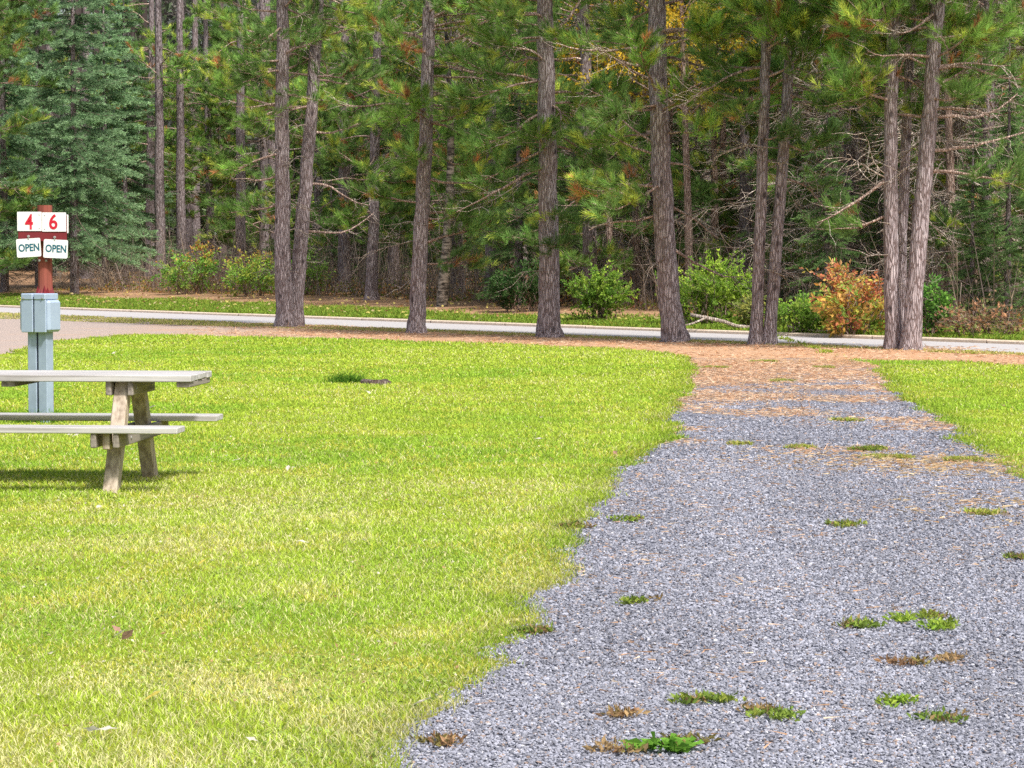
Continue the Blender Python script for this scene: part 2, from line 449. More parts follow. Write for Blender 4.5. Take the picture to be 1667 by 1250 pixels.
_sE = edge_fn([(1395, 588), (1500, 589), (1667, 597), (2500, 632), (4500, 720)])
Y_T0, Y_T1 = ground(1142, 590)[1], ground(260, 545)[1]
def rag(x, y, amp=.13): return amp*2*(fbm(x*1.0, y, 1.6, 4) - .5) + amp*.8*(fbm(x+9, y+31, 6., 2)-.5)
def left_lawn(y):
    y = np.asarray(y, float)
    xr = np.where(y > Y_T0, np.minimum(_tE(y), _rE(y)), _rE(y)) + rag(0*y, y, .14) - .10*np.clip((y-18)/6, 0, 1)
    xl = np.where(y > ground(0, 690)[1], _lE(y), -70) + rag(0*y + 50, y, .3)
    return xl, xr
def right_lawn(y):
    y = np.asarray(y, float)
    return _qE(y) + rag(0*y + 80, y, .18), np.where(y > ground(3000, 660)[1], _sE(y), 70) + rag(0*y+20, y, .15)
ys = np.concatenate([np.arange(-14, 7, 1.0), np.arange(7, 70, .07)])
rows = []
for y in ys:
    a, b = left_lawn(y)
    if b > a and y < Y_T1 + 4: rows.append((y, float(a), float(b)))
sheet('lawn', rows, M_LAWN, .010)
rows = []
for y in np.concatenate([np.arange(ground(3000, 1400)[1], ground(1395, 588)[1]+.05, .07)]):
    a, b = right_lawn(y)
    if b > a: rows.append((y, float(a), float(b)))
sheet('side_lawn', rows, M_LAWN, .010)
rows = [(y, float(_rE(y)) - 1.0, float(_qE(y)) + 1.2) for y in np.concatenate([np.arange(-14, ground(1142, 590)[1], .4)])]
yy = ground(1142, 590)[1]
rows += [(yy + k*.4, rows[-1][1] + .25*k, rows[-1][2] - .5*k) for k in range(1, 5)]
sheet('gravel_drive', rows, M_GRAVEL, .005)

# ------------------------------------------------------------------ grass
def grass_colors(x, y, n, rng, kind='lawn'):
    p = fbm(x, y, .55, 4); p2 = fbm(x + 70, y - 20, 2.2, 3); r = rng.random(n)
    lime = np.array([.455, .585, .075]); green = np.array([.31, .50, .06]); straw = np.array([.76, .73, .38]); yel = np.array([.59, .59, .10])
    near = np.clip((24 - y)/14, 0, 1)
    wg = (np.clip((.50 - p)*4 + .30, 0, 1)*.85 + .3*(rng.random(n)-.5)).clip(0, 1)[:, None]
    c = lime*(1-wg) + green*wg
    wy = np.clip((p2-.44)*4, 0, 1)*(.38 + .35*near)
    c = np.where((rng.random(n) < wy)[:, None], yel, c)
    ws = np.clip((p - .48)*3.0 + (p2 - .5)*1.4, 0, 1)*(.16 + .42*near) + .04 + .20*near
    c = np.where((r < ws)[:, None], straw*(.8 + .3*rng.random((n, 1))), c)
    c = c*(.84 + .46*rng.random((n, 1)))
    if kind == 'verge':
        c = np.array([.24, .36, .055])*(.7 + .6*rng.random((n, 1)))
        c = np.where((rng.random(n) < .14)[:, None], np.array([.32, .31, .06]), c)
    if kind == 'strip':
        c = np.where((rng.random(n) < .55)[:, None], np.array([.56, .48, .22]), np.array([.34, .40, .07]))*(.7 + .5*rng.random((n, 1)))
    return c
def grass_mesh(mb, x, y, z, h, w, c, rng):
    """bent two-segment blades"""
    n = len(x)
    if n == 0: return
    th = rng.random(n)*2*PI; lean = rng.random(n)*.9 + .1
    d = np.stack([np.cos(th)*lean, np.sin(th)*lean, np.ones(n)], -1); d = norm(d)
    d2 = norm(d + np.stack([np.cos(th), np.sin(th), -.35*np.ones(n)], -1)*(.25 + .7*rng.random((n, 1))))
    ph = rng.random(n)*2*PI; s = np.stack([np.cos(ph), np.sin(ph), np.zeros(n)], -1)
    o = np.stack([x, y, z - .004], -1); h = h[:, None]; w = w[:, None]
    m = o + d*h*.55; t = m + d2*h*.5
    v = np.stack([o - s*w*.5, o + s*w*.5, m + s*w*.42, m - s*w*.42, t], 1).reshape(-1, 3)
    k = np.arange(n)[:, None]*5
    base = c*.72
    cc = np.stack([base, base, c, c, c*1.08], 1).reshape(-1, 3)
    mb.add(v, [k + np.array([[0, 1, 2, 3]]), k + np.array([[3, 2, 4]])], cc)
rg = np.random.default_rng(11)
mbL, mbR = MB(), MB()
for y0, y1, dens, h0, w0 in ((6.8, 9, 8200, .030, .0036), (9, 11, 7600, .030, .004), (11, 13, 6400, .031, .0045), (13, 16, 5000, .031, .0052), (16, 20, 3400, .032, .0064), (20, 26, 2200, .034, .008), (26, 34, 1300, .036, .011), (34, 46, 800, .04, .015), (46, 68, 420, .045, .02)):
    xa, xb = -.195*y1 - 1.6, .195*y1 + 1.6
    n = int((xb-xa)*(y1-y0)*dens)
    x = rg.uniform(xa, xb, n); y = rg.uniform(y0, y1, n)
    for mbx, fn in ((mbL, left_lawn), (mbR, right_lawn)):
        a, b = fn(y)
        sp = rg.normal(size=n)*.03
        k = (x > a + sp) & (x < b + sp) & (np.abs(x) < .195*y + 1.6)
        if not k.any(): continue
        xx, yy = x[k], y[k]; m = len(xx)
        edge = np.clip(np.minimum(xx - a[k], b[k] - xx)/.35, 0, 1)
        h = h0*(.55 + .9*rg.random(m))*(1.0 + .5*(fbm(xx, yy, 1.1)-.5)*2)*(1 + .25*(1-edge))
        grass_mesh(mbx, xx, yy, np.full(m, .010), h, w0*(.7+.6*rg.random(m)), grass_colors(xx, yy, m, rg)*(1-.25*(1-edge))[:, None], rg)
n = 26000; y = 6.9 + 20*rg.random(n)**1.4; x = (rg.random(n)*.39 - .195)*y; a, b = left_lawn(y)
k = (x < b - .05) & (fbm(x, y, 1.7) > .53); x, y = x[k], y[k]; m = len(x)
leaves(mbL, np.stack([x, y, .018 + .016*rg.random(m)], -1), norm(np.stack([rg.normal(size=m), rg.normal(size=m), .15+.2*rg.random(m)], -1)), .016*(.7+.7*rg.random(m)), .013, np.array([.40, .52, .14])*(.6+.6*rg.random((m, 1))), rg)
n = 2600; y = 7 + 32*rg.random(n)**1.3; x = (rg.random(n)*.39 - .195)*y; a, b = left_lawn(y); k = (x < b - .05); x, y = x[k], y[k]; m = len(x)
leaves(mbL, np.stack([x, y, .022 + .012*rg.random(m)], -1), norm(np.stack([rg.normal(size=m), rg.normal(size=m), .3*rg.normal(size=m)], -1)), .020*(.5+.9*rg.random(m)), .012, np.array([[.80, .74, .62], [.55, .36, .20], [.7, .62, .3]])[rg.integers(0, 3, m)], rg)
for mbx, nm in ((mbL, 'lawn_grass'), (mbR, 'side_lawn_grass')):
    if mbx.n: tag(mbx.build(nm, M_GRASS), 'short bright green lawn grass left of the gravel drive' if nm == 'lawn_grass' else 'short bright green lawn grass right of the gravel drive', 'grass', kind='stuff')
# clover flecks and loose straw in the lawn come with the blades; the road strip and the verge beyond the kerb:
mb = MB(); n = 60000
u = rg.uniform(-14, 52, n); wv = np.interp(u, [-14, 0, 14, 26, 40], [4.4, 3.6, 2.3, .9, .55])
v = -wv*rg.random(n)**1.0 - .03; x, y = xy(u, v)
k = (fbm(x, y, 1.2) + .25*rg.random(n) > .47)
x, y = x[k], y[k]; m = len(x)
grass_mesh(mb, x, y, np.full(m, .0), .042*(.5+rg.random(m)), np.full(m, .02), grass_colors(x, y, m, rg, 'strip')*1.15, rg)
tag(mb.build('roadside_grass', M_GRASS), 'thin yellowing grass strip between the road and the needle path', 'grass', kind='stuff')
mb = MB(); n = 260000
u = rg.uniform(-22, 56, n); v = ROADW + KW + .03 + rg.random(n)*10.5; x, y = xy(u, v)
k = (v < grassv(u) + 3*(fbm(x, y, .9)-.5) + .4*rg.normal(size=n)) & (np.abs(x) < .2*y + 3)
x, y = x[k], y[k]; m = len(x)
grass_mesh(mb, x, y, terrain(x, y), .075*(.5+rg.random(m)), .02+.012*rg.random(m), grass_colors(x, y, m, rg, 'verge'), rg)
tag(mb.build('verge_grass', M_GRASS), 'green grass verge between the far kerb and the forest edge', 'grass', kind='stuff')

# ------------------------------------------------------------------ gravel stones
ICO_V = []
ph = (1+5**.5)/2
for a in (-1, 1):
    for b in (-ph, ph): ICO_V += [(0, a, b), (a, b, 0), (b, 0, a)]
ICO_V = np.array(ICO_V)/math.sqrt(1+ph*ph)
def hull_faces(P):
    f = []
    n = len(P)
    for i in range(n):
        for j in range(i+1, n):
            for k in range(j+1, n):
                nn = np.cross(P[j]-P[i], P[k]-P[i]); d = (P - P[i]) @ nn
                if (d < 1e-6).all(): f.append((i, j, k))
                elif (d > -1e-6).all(): f.append((i, k, j))
    return np.array(f)
ICO_F = hull_faces(ICO_V)
OCT = np.array([(1, .3, .2), (-1, -.2, .3), (.2, 1, -.1), (-.3, -1, .1), (.35, .3, .8), (-.2, -.35, .85), (.2, -.1, -.9), (.8, -.7, .4), (-.75, .7, .35)])
OCT_F = hull_faces(OCT)
mb = MB()
for y0, y1, dens, s0, tv, tf in ((6.8, 10, 9000, .0082, ICO_V, ICO_F), (10, 14, 7200, .0086, OCT, OCT_F), (14, 20, 4000, .0098, OCT, OCT_F), (20, 35, 1500, .012, OCT, OCT_F)):
    xa, xb = -.2*y1-1, .195*y1+1.3
    n = int((xb-xa)*(y1-y0)*dens); x = rg.uniform(xa, xb, n); y = rg.uniform(y0, y1, n)
    a = left_lawn(y)[1]; b = right_lawn(y)[0]
    k = (x > a - .02 - .06*rg.random(n)) & (x < b + .1) & (x < .195*y + 1.3)
    if y0 >= 20: k &= rg.random(n) < np.clip((34.5-y)/12 + 1.6*(.5-fbm(x, y, .9)), 0, 1)
    x, y = x[k], y[k]; m = len(x)
    sc = s0*(.55 + .75*rg.random((m, 1, 1))**1.6)
    an = np.array([1, .8, .55])*(.7 + .6*rg.random((m, 1, 3)))
    v = tv[None]*(1 + .35*(rg.random((m, len(tv), 1))-.5))*an*sc
    # random rotation
    q = norm(rg.normal(size=(m, 4))); w_, x_, y_, z_ = q.T
    Rm = np.stack([np.stack([1-2*(y_*y_+z_*z_), 2*(x_*y_-z_*w_), 2*(x_*z_+y_*w_)], -1), np.stack([2*(x_*y_+z_*w_), 1-2*(x_*x_+z_*z_), 2*(y_*z_-x_*w_)], -1), np.stack([2*(x_*z_-y_*w_), 2*(y_*z_+x_*w_), 1-2*(x_*x_+y_*y_)], -1)], 1)
    flat = np.diag([1, 1, .7])
    v = np.einsum('mij,mkj->mki', Rm, v) @ flat
    v += np.stack([x, y, .006 + .006*rg.random(m)], -1)[:, None, :]
    br = rg.random(m); pale = rg.random(m) < .035
    c = np.array([.283, .291, .342])*(.58 + .82*br[:, None]**1.3)
    c = np.where(pale[:, None], np.array([.50, .50, .53])*(.7+.5*rg.random((m, 1))), c)
    warm = rg.random(m) < .05
    c = np.where(warm[:, None], np.array([.33, .25, .21]), c)
    tr = np.clip(1 - np.abs(np.abs(x - (.5*left_lawn(y)[1] + .5*right_lawn(y)[0]) + .3*(fbm(y, 0*y, .3)-.5)) - .75)/.42, 0, 1)
    tone = (.80 + .30*fbm(x, y, .5) + .10*fbm(x*5, y*.6, 1.3) + .13*tr)[:, None]
    c = c*tone
    kk = np.arange(m)[:, None, None]*len(tv)
    mb.add(v.reshape(-1, 3), [(kk + tf[None]).reshape(-1, 3)], np.repeat(c, len(tv), 0))
tag(mb.build('gravel', M_STONE), 'crushed blue grey stone chips covering the drive', 'gravel', kind='stuff')

# ------------------------------------------------------------------ trees
def branch_path(rng, p0, az, el, L, n=8, droop=.0, up=0.0, wig=.12):
    d = np.array([math.cos(az)*math.cos(el), math.sin(az)*math.cos(el), math.sin(el)])
    p = np.array(p0, float); pts = [p.copy()]
    for i in range(n-1):
        f = i/(n-1)
        d = d + rng.normal(size=3)*wig + np.array([0, 0, -droop*(1-f) + up*f])
        d /= np.linalg.norm(d); p = p + d*L/(n-1); pts.append(p.copy())
    return np.array(pts)
def along(pts, f):
    x = f*(len(pts)-1); i = min(int(x), len(pts)-2); t = x-i
    d = pts[i+1]-pts[i]
    return pts[i]*(1-t)+pts[i+1]*t, d/np.linalg.norm(d)

PALE = np.array([1.75, 1.80, 1.55]); BRN = np.array([1.35, 1.2, 1.02]); TRK = np.array([1.14, 1.15, 1.18])
def tufts_to_mesh(mb, rng, O, D, C, n=60, L=.16, W=.006, shoot=.2):
    O = np.array(O); D = norm(np.array(D)); C = np.array(C)
    t = np.repeat(np.arange(len(O)), n); m = len(t)
    s = rng.random(m)**.8
    o = O[t] + D[t]*(s[:, None]-.5)*shoot
    rad = norm(rng.normal(size=(m, 3)))
    rad = norm(rad - (rad*D[t]).sum(1, keepdims=True)*D[t])
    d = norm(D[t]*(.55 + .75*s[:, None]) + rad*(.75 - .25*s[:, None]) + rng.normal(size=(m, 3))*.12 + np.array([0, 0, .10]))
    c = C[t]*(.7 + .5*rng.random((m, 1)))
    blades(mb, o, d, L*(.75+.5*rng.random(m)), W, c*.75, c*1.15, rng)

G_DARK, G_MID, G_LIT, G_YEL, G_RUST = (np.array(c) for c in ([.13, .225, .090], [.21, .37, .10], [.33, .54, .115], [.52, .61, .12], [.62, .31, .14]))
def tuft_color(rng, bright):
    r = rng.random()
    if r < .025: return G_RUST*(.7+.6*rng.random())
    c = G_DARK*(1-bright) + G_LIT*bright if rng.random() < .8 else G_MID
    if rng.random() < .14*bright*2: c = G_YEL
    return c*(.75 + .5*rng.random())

def make_pine(rng, H=15., r0=.2, path=None, base=3.0, dense=1.0, detail=True, bright=.45, branches=(), dead=1.0, top_dense=.6, sides=12, blen=2.6, avoid=None):
    """returns trunk MB (with limbs) and crown MB; path: list of (z, dx, dy)"""
    T, Cn = MB(), MB()
    if path is None:
        a = rng.normal(size=2)*.012; path = [(0, 0, 0), (H, a[0]*H, a[1]*H)]
    pa = np.array(path, float)
    def axis(z): return np.array([np.interp(z, pa[:, 0], pa[:, 1]), np.interp(z, pa[:, 0], pa[:, 2]), z])
    zs = np.concatenate([[-.15, 0, .08, .2, .4], np.arange(.7, 9, .3 if detail else .8), np.arange(9.2, H, 1.2), [H]])
    def rad(z): return r0*(1 + .42*math.exp(-max(z, 0)/.20))*max(.05, 1 - z/H*.9)**.75
    wob = rng.normal(size=(len(zs), 2))*r0*.05
    pts = np.array([axis(z) for z in zs]); pts[:, :2] += wob
    tube(T, pts, [rad(z) for z in zs], sides if detail else 8, TRK if detail else TRK*.74, rough=.12 if detail else .06, rng=rng)
    O, D, Cc = [], [], []
    def live(p, L, br, frac=.3):
        nt_ = max(3, int((4 + 4.0*L)*dense))
        for q in range(nt_):
            f = frac + (1-frac)*rng.random()**.8
            b, d = along(p, f)
            a = rng.normal()*.9
            d2 = np.array([d[0]*math.cos(a)-d[1]*math.sin(a), d[0]*math.sin(a)+d[1]*math.cos(a), d[2]*.4+.15+rng.normal()*.22])
            tl = (.25+.5*rng.random())*(1.1-.4*f)
            tp = branch_path(rng, b, math.atan2(d2[1], d2[0]), math.atan2(d2[2], math.hypot(d2[0], d2[1])), tl, 4, .0, .12, .14)
            tube(T, tp, np.linspace(.009, .004, 4), 3, BRN*1.2)
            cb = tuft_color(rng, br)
            for w in range(2 + int(rng.random() < .6)):
                o, dd = along(tp, max(0, 1 - .33*w - .1*rng.random()))
                ddj = dd + rng.normal(size=3)*.35 + np.array([0, 0, .55])
                O.append(o + rng.normal(size=3)*.04); D.append(ddj); Cc.append(cb*(.6+.8*rng.random()))
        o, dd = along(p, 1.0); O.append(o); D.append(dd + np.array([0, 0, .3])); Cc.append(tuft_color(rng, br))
    def deadtwigs(p, L, col):
        for q in range(int(3 + 4*L*dead)):
            f = .2 + .8*rng.random(); b, d = along(p, f)
            a = rng.choice([-1, 1])*(.5+.6*rng.random())
            tp = branch_path(rng, b, math.atan2(d[1], d[0])+a, rng.normal()*.35-.1, .2+.6*rng.random(), 5, .12, .1, .28)
            tube(T, tp, np.linspace(.008, .002, 5), 3, col)
    # explicit branches seen in the photo: (z, azimuth, elevation, length, live?, brightness)
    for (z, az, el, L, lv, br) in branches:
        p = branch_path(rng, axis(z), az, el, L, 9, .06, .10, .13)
        tube(T, p, np.linspace(.036, .009, 9)*(.6+.4*min(1, L/2)), 6, BRN*1.1, rng=rng)
        if lv: live(p, L, br, .35)
        else: deadtwigs(p, L, PALE)
    z = 1.3
    while z < H - .3:
        k = rng.integers(2, 5); zz = z
        for _ in range(k):
            az = rng.random()*2*PI
            if avoid is not None and z < 7 and abs((az - avoid + PI) % (2*PI) - PI) < .28: continue
            zz = z + rng.normal()*.08
            if zz < base:
                if rng.random() < .75*dead:
                    L = .15 + .9*rng.random()**1.5*(zz/base)*2
                    col = PALE*(.7+.5*rng.random())
                    p = branch_path(rng, axis(zz), az, rng.normal()*.2, L, 6, .12, .05, .2)
                    tube(T, p, np.linspace(.014, .003, 6), 4, col)
                    if L > .5: deadtwigs(p, L, col)
                continue
            prof = min(1, .55 + (zz-base)*.12)*max(.12, 1 - (zz/H)**2.2)
            L = blen*prof*(.7+.6*rng.random())
            if zz > 8.5 and rng.random() > top_dense: continue
            r = rng.random()
            el = .05 + rng.normal()*.16 + .35*(zz/H)
            p = branch_path(rng, axis(zz), az, el + rng.normal()*.12, L, 8, .09, .13, .15)
            tube(T, p, np.linspace(.030, .006, 8), 5 if detail else 3, BRN*(.9+.4*rng.random()))
            if zz < base + 3.0 and r < .22*dead: deadtwigs(p, L, PALE*(.8+.4*rng.random()))
            else: live(p, L, bright*(.5+rng.random()))
        z += (.42 if zz < 9 else .8)*(.7+.6*rng.random())
    if O:
        n = 42 if detail else 30
        tufts_to_mesh(Cn, rng, O, D, Cc, n, .165 if detail else .18, .0105 if detail else .016, .2)
    return T, Cn

def make_spruce(rng, H=16., rb=3.2, zb=1.4, col=((.115, .205, .105), (.46, .68, .37)), dens=1.9):
    T, Cn = MB(), MB()
    zs = np.linspace(-.1, H, 24); tube(T, np.stack([0*zs, 0*zs, zs], -1), .17*(1-zs/H*.97).clip(.02), 8, TRK*.75, rough=.1)
    c0, c1 = np.array(col[0]), np.array(col[1])
    z = .7
    while z < H-.1:
        R_ = rb*(1-(z/H))**.85*(.8+.35*rng.random()) if z > zb else rb*.75*(z/zb)
        for _ in range(int(rng.integers(5, 8))):
            az = rng.random()*2*PI; L = max(.2, R_*(.65+.5*rng.random()))
            el = -.12 - .25*(1-z/H) + rng.normal()*.08
            p = branch_path(rng, (0, 0, z+rng.normal()*.1), az, el, L, 8, .015, .07, .05)
            if z < zb:
                tube(T, p, np.linspace(.018, .004, 8), 3, PALE*.6)
                for q in range(10):
                    b, d = along(p, .2+.8*rng.random())
                    tp = branch_path(rng, b, math.atan2(d[1], d[0]) + rng.normal()*.9, -.4+rng.normal()*.3, .3+.4*rng.random(), 4, .05, 0, .15)
                    tube(T, tp, np.linspace(.006, .002, 4), 3, PALE*.6)
                continue
            tube(T, p, np.linspace(.022, .004, 8), 3, BRN*.7)
            nt_ = int((7+9*L)*dens)
            fs = .04 + .96*rng.random(nt_)**.8
            for f in fs:
                b, d = along(p, f)
                s = rng.choice([-1, 1]); a = s*(.45+.5*rng.random())
                tl = (.22+.45*rng.random())*(1.15-.6*f)*min(1, L)
                ax = math.atan2(d[1], d[0])+a
                tp = branch_path(rng, b, ax, d[2]*.6 - .18 + rng.normal()*.15, tl, 4, .0, .16, .06)
                m = int(max(8, 55*tl)); tt = rng.random(m)
                i = np.minimum((tt*3).astype(int), 2); fr = (tt*3-i)[:, None]
                o = tp[i]*(1-fr) + tp[i+1]*fr; dd = norm(tp[i+1]-tp[i])
                rad_ = norm(rng.normal(size=(m, 3)) + np.array([0, 0, .5]))
                dn = norm(dd*.9 + rad_*.75)
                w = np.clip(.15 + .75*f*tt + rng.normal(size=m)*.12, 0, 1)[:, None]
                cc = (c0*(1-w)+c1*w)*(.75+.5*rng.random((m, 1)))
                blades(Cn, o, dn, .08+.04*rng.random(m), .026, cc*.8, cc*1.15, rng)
        z += .30 + .14*rng.random()
    return T, Cn

def make_dead(rng, H=11., rb=2.4):
    """standing dead conifer: bare pale drooping limbs"""
    T = MB(); zs = np.linspace(-.1, H, 20)
    tube(T, np.stack([.1*np.sin(zs*.5), .1*np.cos(zs*.4), zs], -1), .13*(1-zs/H*.95), 7, BRN*.9, rough=.1)
    z = 1.0
    while z < H-.2:
        for _ in range(int(rng.integers(3, 6))):
            az = rng.random()*2*PI; L = rb*(1-(z/H))**.6*(.5+.8*rng.random()); col = PALE*(.65+.65*rng.random())
            p = branch_path(rng, (0, 0, z), az, .25+rng.normal()*.25, max(.4, L), 8, .16, -.06, .10)
            tube(T, p, np.linspace(.022, .006, 8), 4, col)
            for q in range(int(6+6*L)):
                b, d = along(p, .15+.85*rng.random())
                tp = branch_path(rng, b, math.atan2(d[1], d[0])+rng.normal()*.8, -.3+rng.normal()*.45, .3+.7*rng.random(), 5, .12, 0, .18)
                tube(T, tp, np.linspace(.009, .003, 5), 3, col*(.8+.4*rng.random()))
        z += .33
    return T

def make_broadleaf(rng, H=12., z0=4.5, cols=((.72, .46, .04), (.82, .60, .08), (.42, .40, .06)), nl=4600, spread=3.0, leaf=.10, r0=.12, top=None):
    T, Cn = MB(), MB()
    zs = np.linspace(-.1, H, 16); ax = np.stack([.25*np.sin(zs*.35), .2*np.sin(zs*.3+1), zs], -1)
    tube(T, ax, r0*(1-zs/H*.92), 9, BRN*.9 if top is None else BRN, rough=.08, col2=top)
    tips = []
    for _ in range(38):
        f = rng.uniform(z0/H, .98); b, d = along(ax, f)
        p = branch_path(rng, b, rng.random()*2*PI, .5+rng.normal()*.2, spread*(1.15-f)*(.6+.7*rng.random()) + .4, 7, 0, .03, .14)
        tube(T, p, np.linspace(.03, .006, 7), 4, BRN)
        for q in range(5):
            b2, d2 = along(p, .35+.65*rng.random())
            tp = branch_path(rng, b2, rng.random()*2*PI, .3+rng.normal()*.4, .5+.5*rng.random(), 4, 0, 0, .2)
            tube(T, tp, np.linspace(.008, .003, 4), 3, BRN); tips += [tp[1], tp[2], tp[3]]
    tips = np.array(tips); t = rng.integers(0, len(tips), nl); o = tips[t] + rng.normal(size=(nl, 3))*.14
    cc = np.array(cols)[rng.integers(0, len(cols), len(tips))][t]*(.7+.6*rng.random((nl, 1)))
    leaves(Cn, o, norm(rng.normal(size=(nl, 3))+np.array([0, 0, -.5])), leaf*(.6+.8*rng.random(nl)), leaf*.7, cc, rng)
    return T, Cn

def tree_obj(name, T, Cn, loc, label, group, tm=M_BARK, cm=M_NEEDLE, rz=0., cat='tree'):
    e = empty(name, loc, rz)
    T.build('trunk', tm, e, smooth=True)
    if Cn is not None and Cn.n: Cn.build('crown', cm, e)
    return tag(e, label, cat, group)

# -- the ten pines in a row along the near side of the road
D2R = PI/180
LEFT, RIGHT, TOWARD, AWAY = PI, 0.0, -PI/2, PI/2
FG = [
 # base px, base py, base width px, [(py, px) up the stem], label, explicit branches (py, az, el, length m, live, bright)
 ((464, 533), 30, [(400, 460), (200, 459), (0, 460)], 'straight pine trunk, left stem of the leftmost pair beside the road',
   [(175, 2.9, .25, 1.5, 1, .8), (168, 3.5, .0, 1.1, 0, .5), (60, 2.7, .3, 1.9, 1, .7), (250, -2.6, .05, 1.45, 1, .9), (285, 3.0, -.15, 1.2, 0, .6), (330, 2.9, -.1, 1.4, 1, .75)]),
 ((479, 532), 27, [(400, 489), (200, 506), (0, 518)], 'leaning pine trunk, right stem of the leftmost pair beside the road',
   [(215, .2, .0, 1.3, 1, .6), (300, .1, .05, 1.5, 0, .5), (375, -.1, -.05, 1.7, 0, .5), (65, .1, .3, 2.0, 0, .6), (130, .3, .1, 1.5, 1, .6), (90, 2.9, .3, 1.2, 0, .5)]),
 ((678, 543), 29, [(400, 684), (200, 694), (0, 699)], 'slim single pine with bare lower trunk, left of the wood centre',
   [(262, -1.5, .1, 1.0, 1, .7), (250, -.5, .1, 1.1, 1, .7), (110, .2, .35, 1.6, 1, .6), (160, 3.3, -.15, 1.8, 0, .5), (70, 2.8, .3, 1.7, 1, .6), (355, -.2, .1, 1.0, 1, .5), (330, 3.2, .1, 1.0, 1, .5), (30, .0, .3, 1.6, 1, .5), (200, -.2, .05, 1.7, 1, .5), (290, -.15, .0, 1.6, 1, .45), (395, -.1, .05, 1.5, 1, .4), (430, .1, .0, 1.1, 1, .3), (345, .1, .05, 2.0, 1, .4), (150, .1, .1, 2.1, 1, .5), (75, -.2, .2, 1.8, 1, .6)]),
 ((895, 550), 38, [(400, 894), (200, 890), (0, 887)], 'thick straight pine near the middle with foliage low on its trunk',
   [(345, -1.3, .1, .9, 1, .25), (395, -1.7, .0, .6, 1, .25), (235, .3, .1, 1.2, 1, .65), (270, 3.5, -.35, 2.1, 0, .5), (130, 2.8, .2, 1.7, 1, .45), (185, 3.3, -.1, 1.5, 1, .5), (50, .3, .2, 1.7, 1, .5), (150, -.2, .15, 1.5, 1, .6)]),
 ((1099, 557), 40, [(500, 1090), (400, 1082), (200, 1073), (0, 1070)], 'thick pine curving at its base left of the drive entrance',
   [(215, -.4, .2, 1.1, 1, .9), (180, -.9, .3, .9, 1, .95), (75, 3.3, .1, 1.9, 0, .5), (110, 3.0, .15, 2.0, 1, .7), (300, 3.4, -.15, 1.4, 1, .7), (345, 3.3, -.2, 1.4, 0, .6), (60, -.1, .05, 2.1, 0, .6), (250, 2.9, .1, 1.3, 1, .7), (400, -.1, -.4, 1.6, 0, .4), (330, .1, -.1, 1.2, 0, .5)]),
 ((1230, 562), 22, [(400, 1237), (200, 1243), (0, 1249)], 'left stem of the twin pines rising behind the drive entrance',
   [(70, -1.2, .1, 1.0, 1, .95), (225, -1.2, .0, .6, 1, .2), (160, 3.0, .15, 1.4, 0, .5), (110, 3.2, -.05, 1.6, 0, .6)]),
 ((1252, 562), 22, [(400, 1264), (200, 1279), (0, 1291)], 'right stem of the twin pines rising behind the drive entrance',
   [(75, -.6, .1, 1.0, 1, 1.0), (235, -.6, .05, .8, 1, .3), (165, .2, .1, 1.5, 0, .5), (30, .3, .3, 1.5, 1, .5), (290, .0, .1, 1.1, 1, .3)]),
 ((1455, 570), 28, [(400, 1450), (200, 1450), (0, 1455)], 'left stem of the triple pine right of the drive',
   [(165, 3.6, .15, 1.0, 1, .6), (60, 3.9, .2, 1.0, 1, .6), (290, 3.4, -.2, 1.5, 0, .4), (110, 3.0, -.1, 1.3, 0, .3), (350, 3.3, .0, .9, 1, .4)]),
 ((1468, 567), 20, [(400, 1468), (200, 1476), (0, 1486)], 'darker middle stem of the triple pine right of the drive',
   [(50, -1.0, .2, 1.0, 1, .7), (180, -1.5, .0, .7, 1, .5)]),
 ((1482, 571), 32, [(400, 1495), (250, 1509), (150, 1516), (0, 1526)], 'right leaning stem of the triple pine right of the drive',
   [(65, -.4, .2, 1.2, 1, .8), (245, .0, .0, 2.0, 0, .4), (280, -.3, .1, 1.7, 1, .45), (190, .2, .05, 2.0, 0, .4), (110, .2, .2, 1.9, 1, .4), (160, -1.2, .1, .8, 1, .5)]),
]
for n, (bp, bw, up, lab, brs) in enumerate(FG):
    rng = np.random.default_rng(100+n)
    g = ground(*bp); d = g[1]
    path = [(0, 0, 0)]
    for (py, px) in up:
        q = at_depth(px, py, d); path.append((q[2], q[0]-g[0], 0))
    s = path[-1]; pz = path[-2]
    H = 15 + rng.random()*2
    sl = (s[1]-pz[1])/(s[0]-pz[0])
    path.append((H, s[1] + sl*(H-s[0])*.6, rng.normal()*.2))
    r0 = bw*d/FPX/2*.93
    bl = [(at_depth(0, py, d)[2], az, el, L, lv, br) for (py, az, el, L, lv, br) in brs]
    T, Cn = make_pine(rng, H, r0, path, base=4.6 if n < 2 else (3.3 if n < 4 else (4.2 if n in (5, 6, 7, 8) else (3.7 if n == 9 else 2.7))), dense=1.55, bright=.65, branches=bl, dead=1.5, blen=2.1, top_dense=.25, sides=14, avoid=TOWARD)
    tree_obj('pine_tree', T, Cn, (g[0], g[1], 0), lab, 'pines lining the near side of the road')

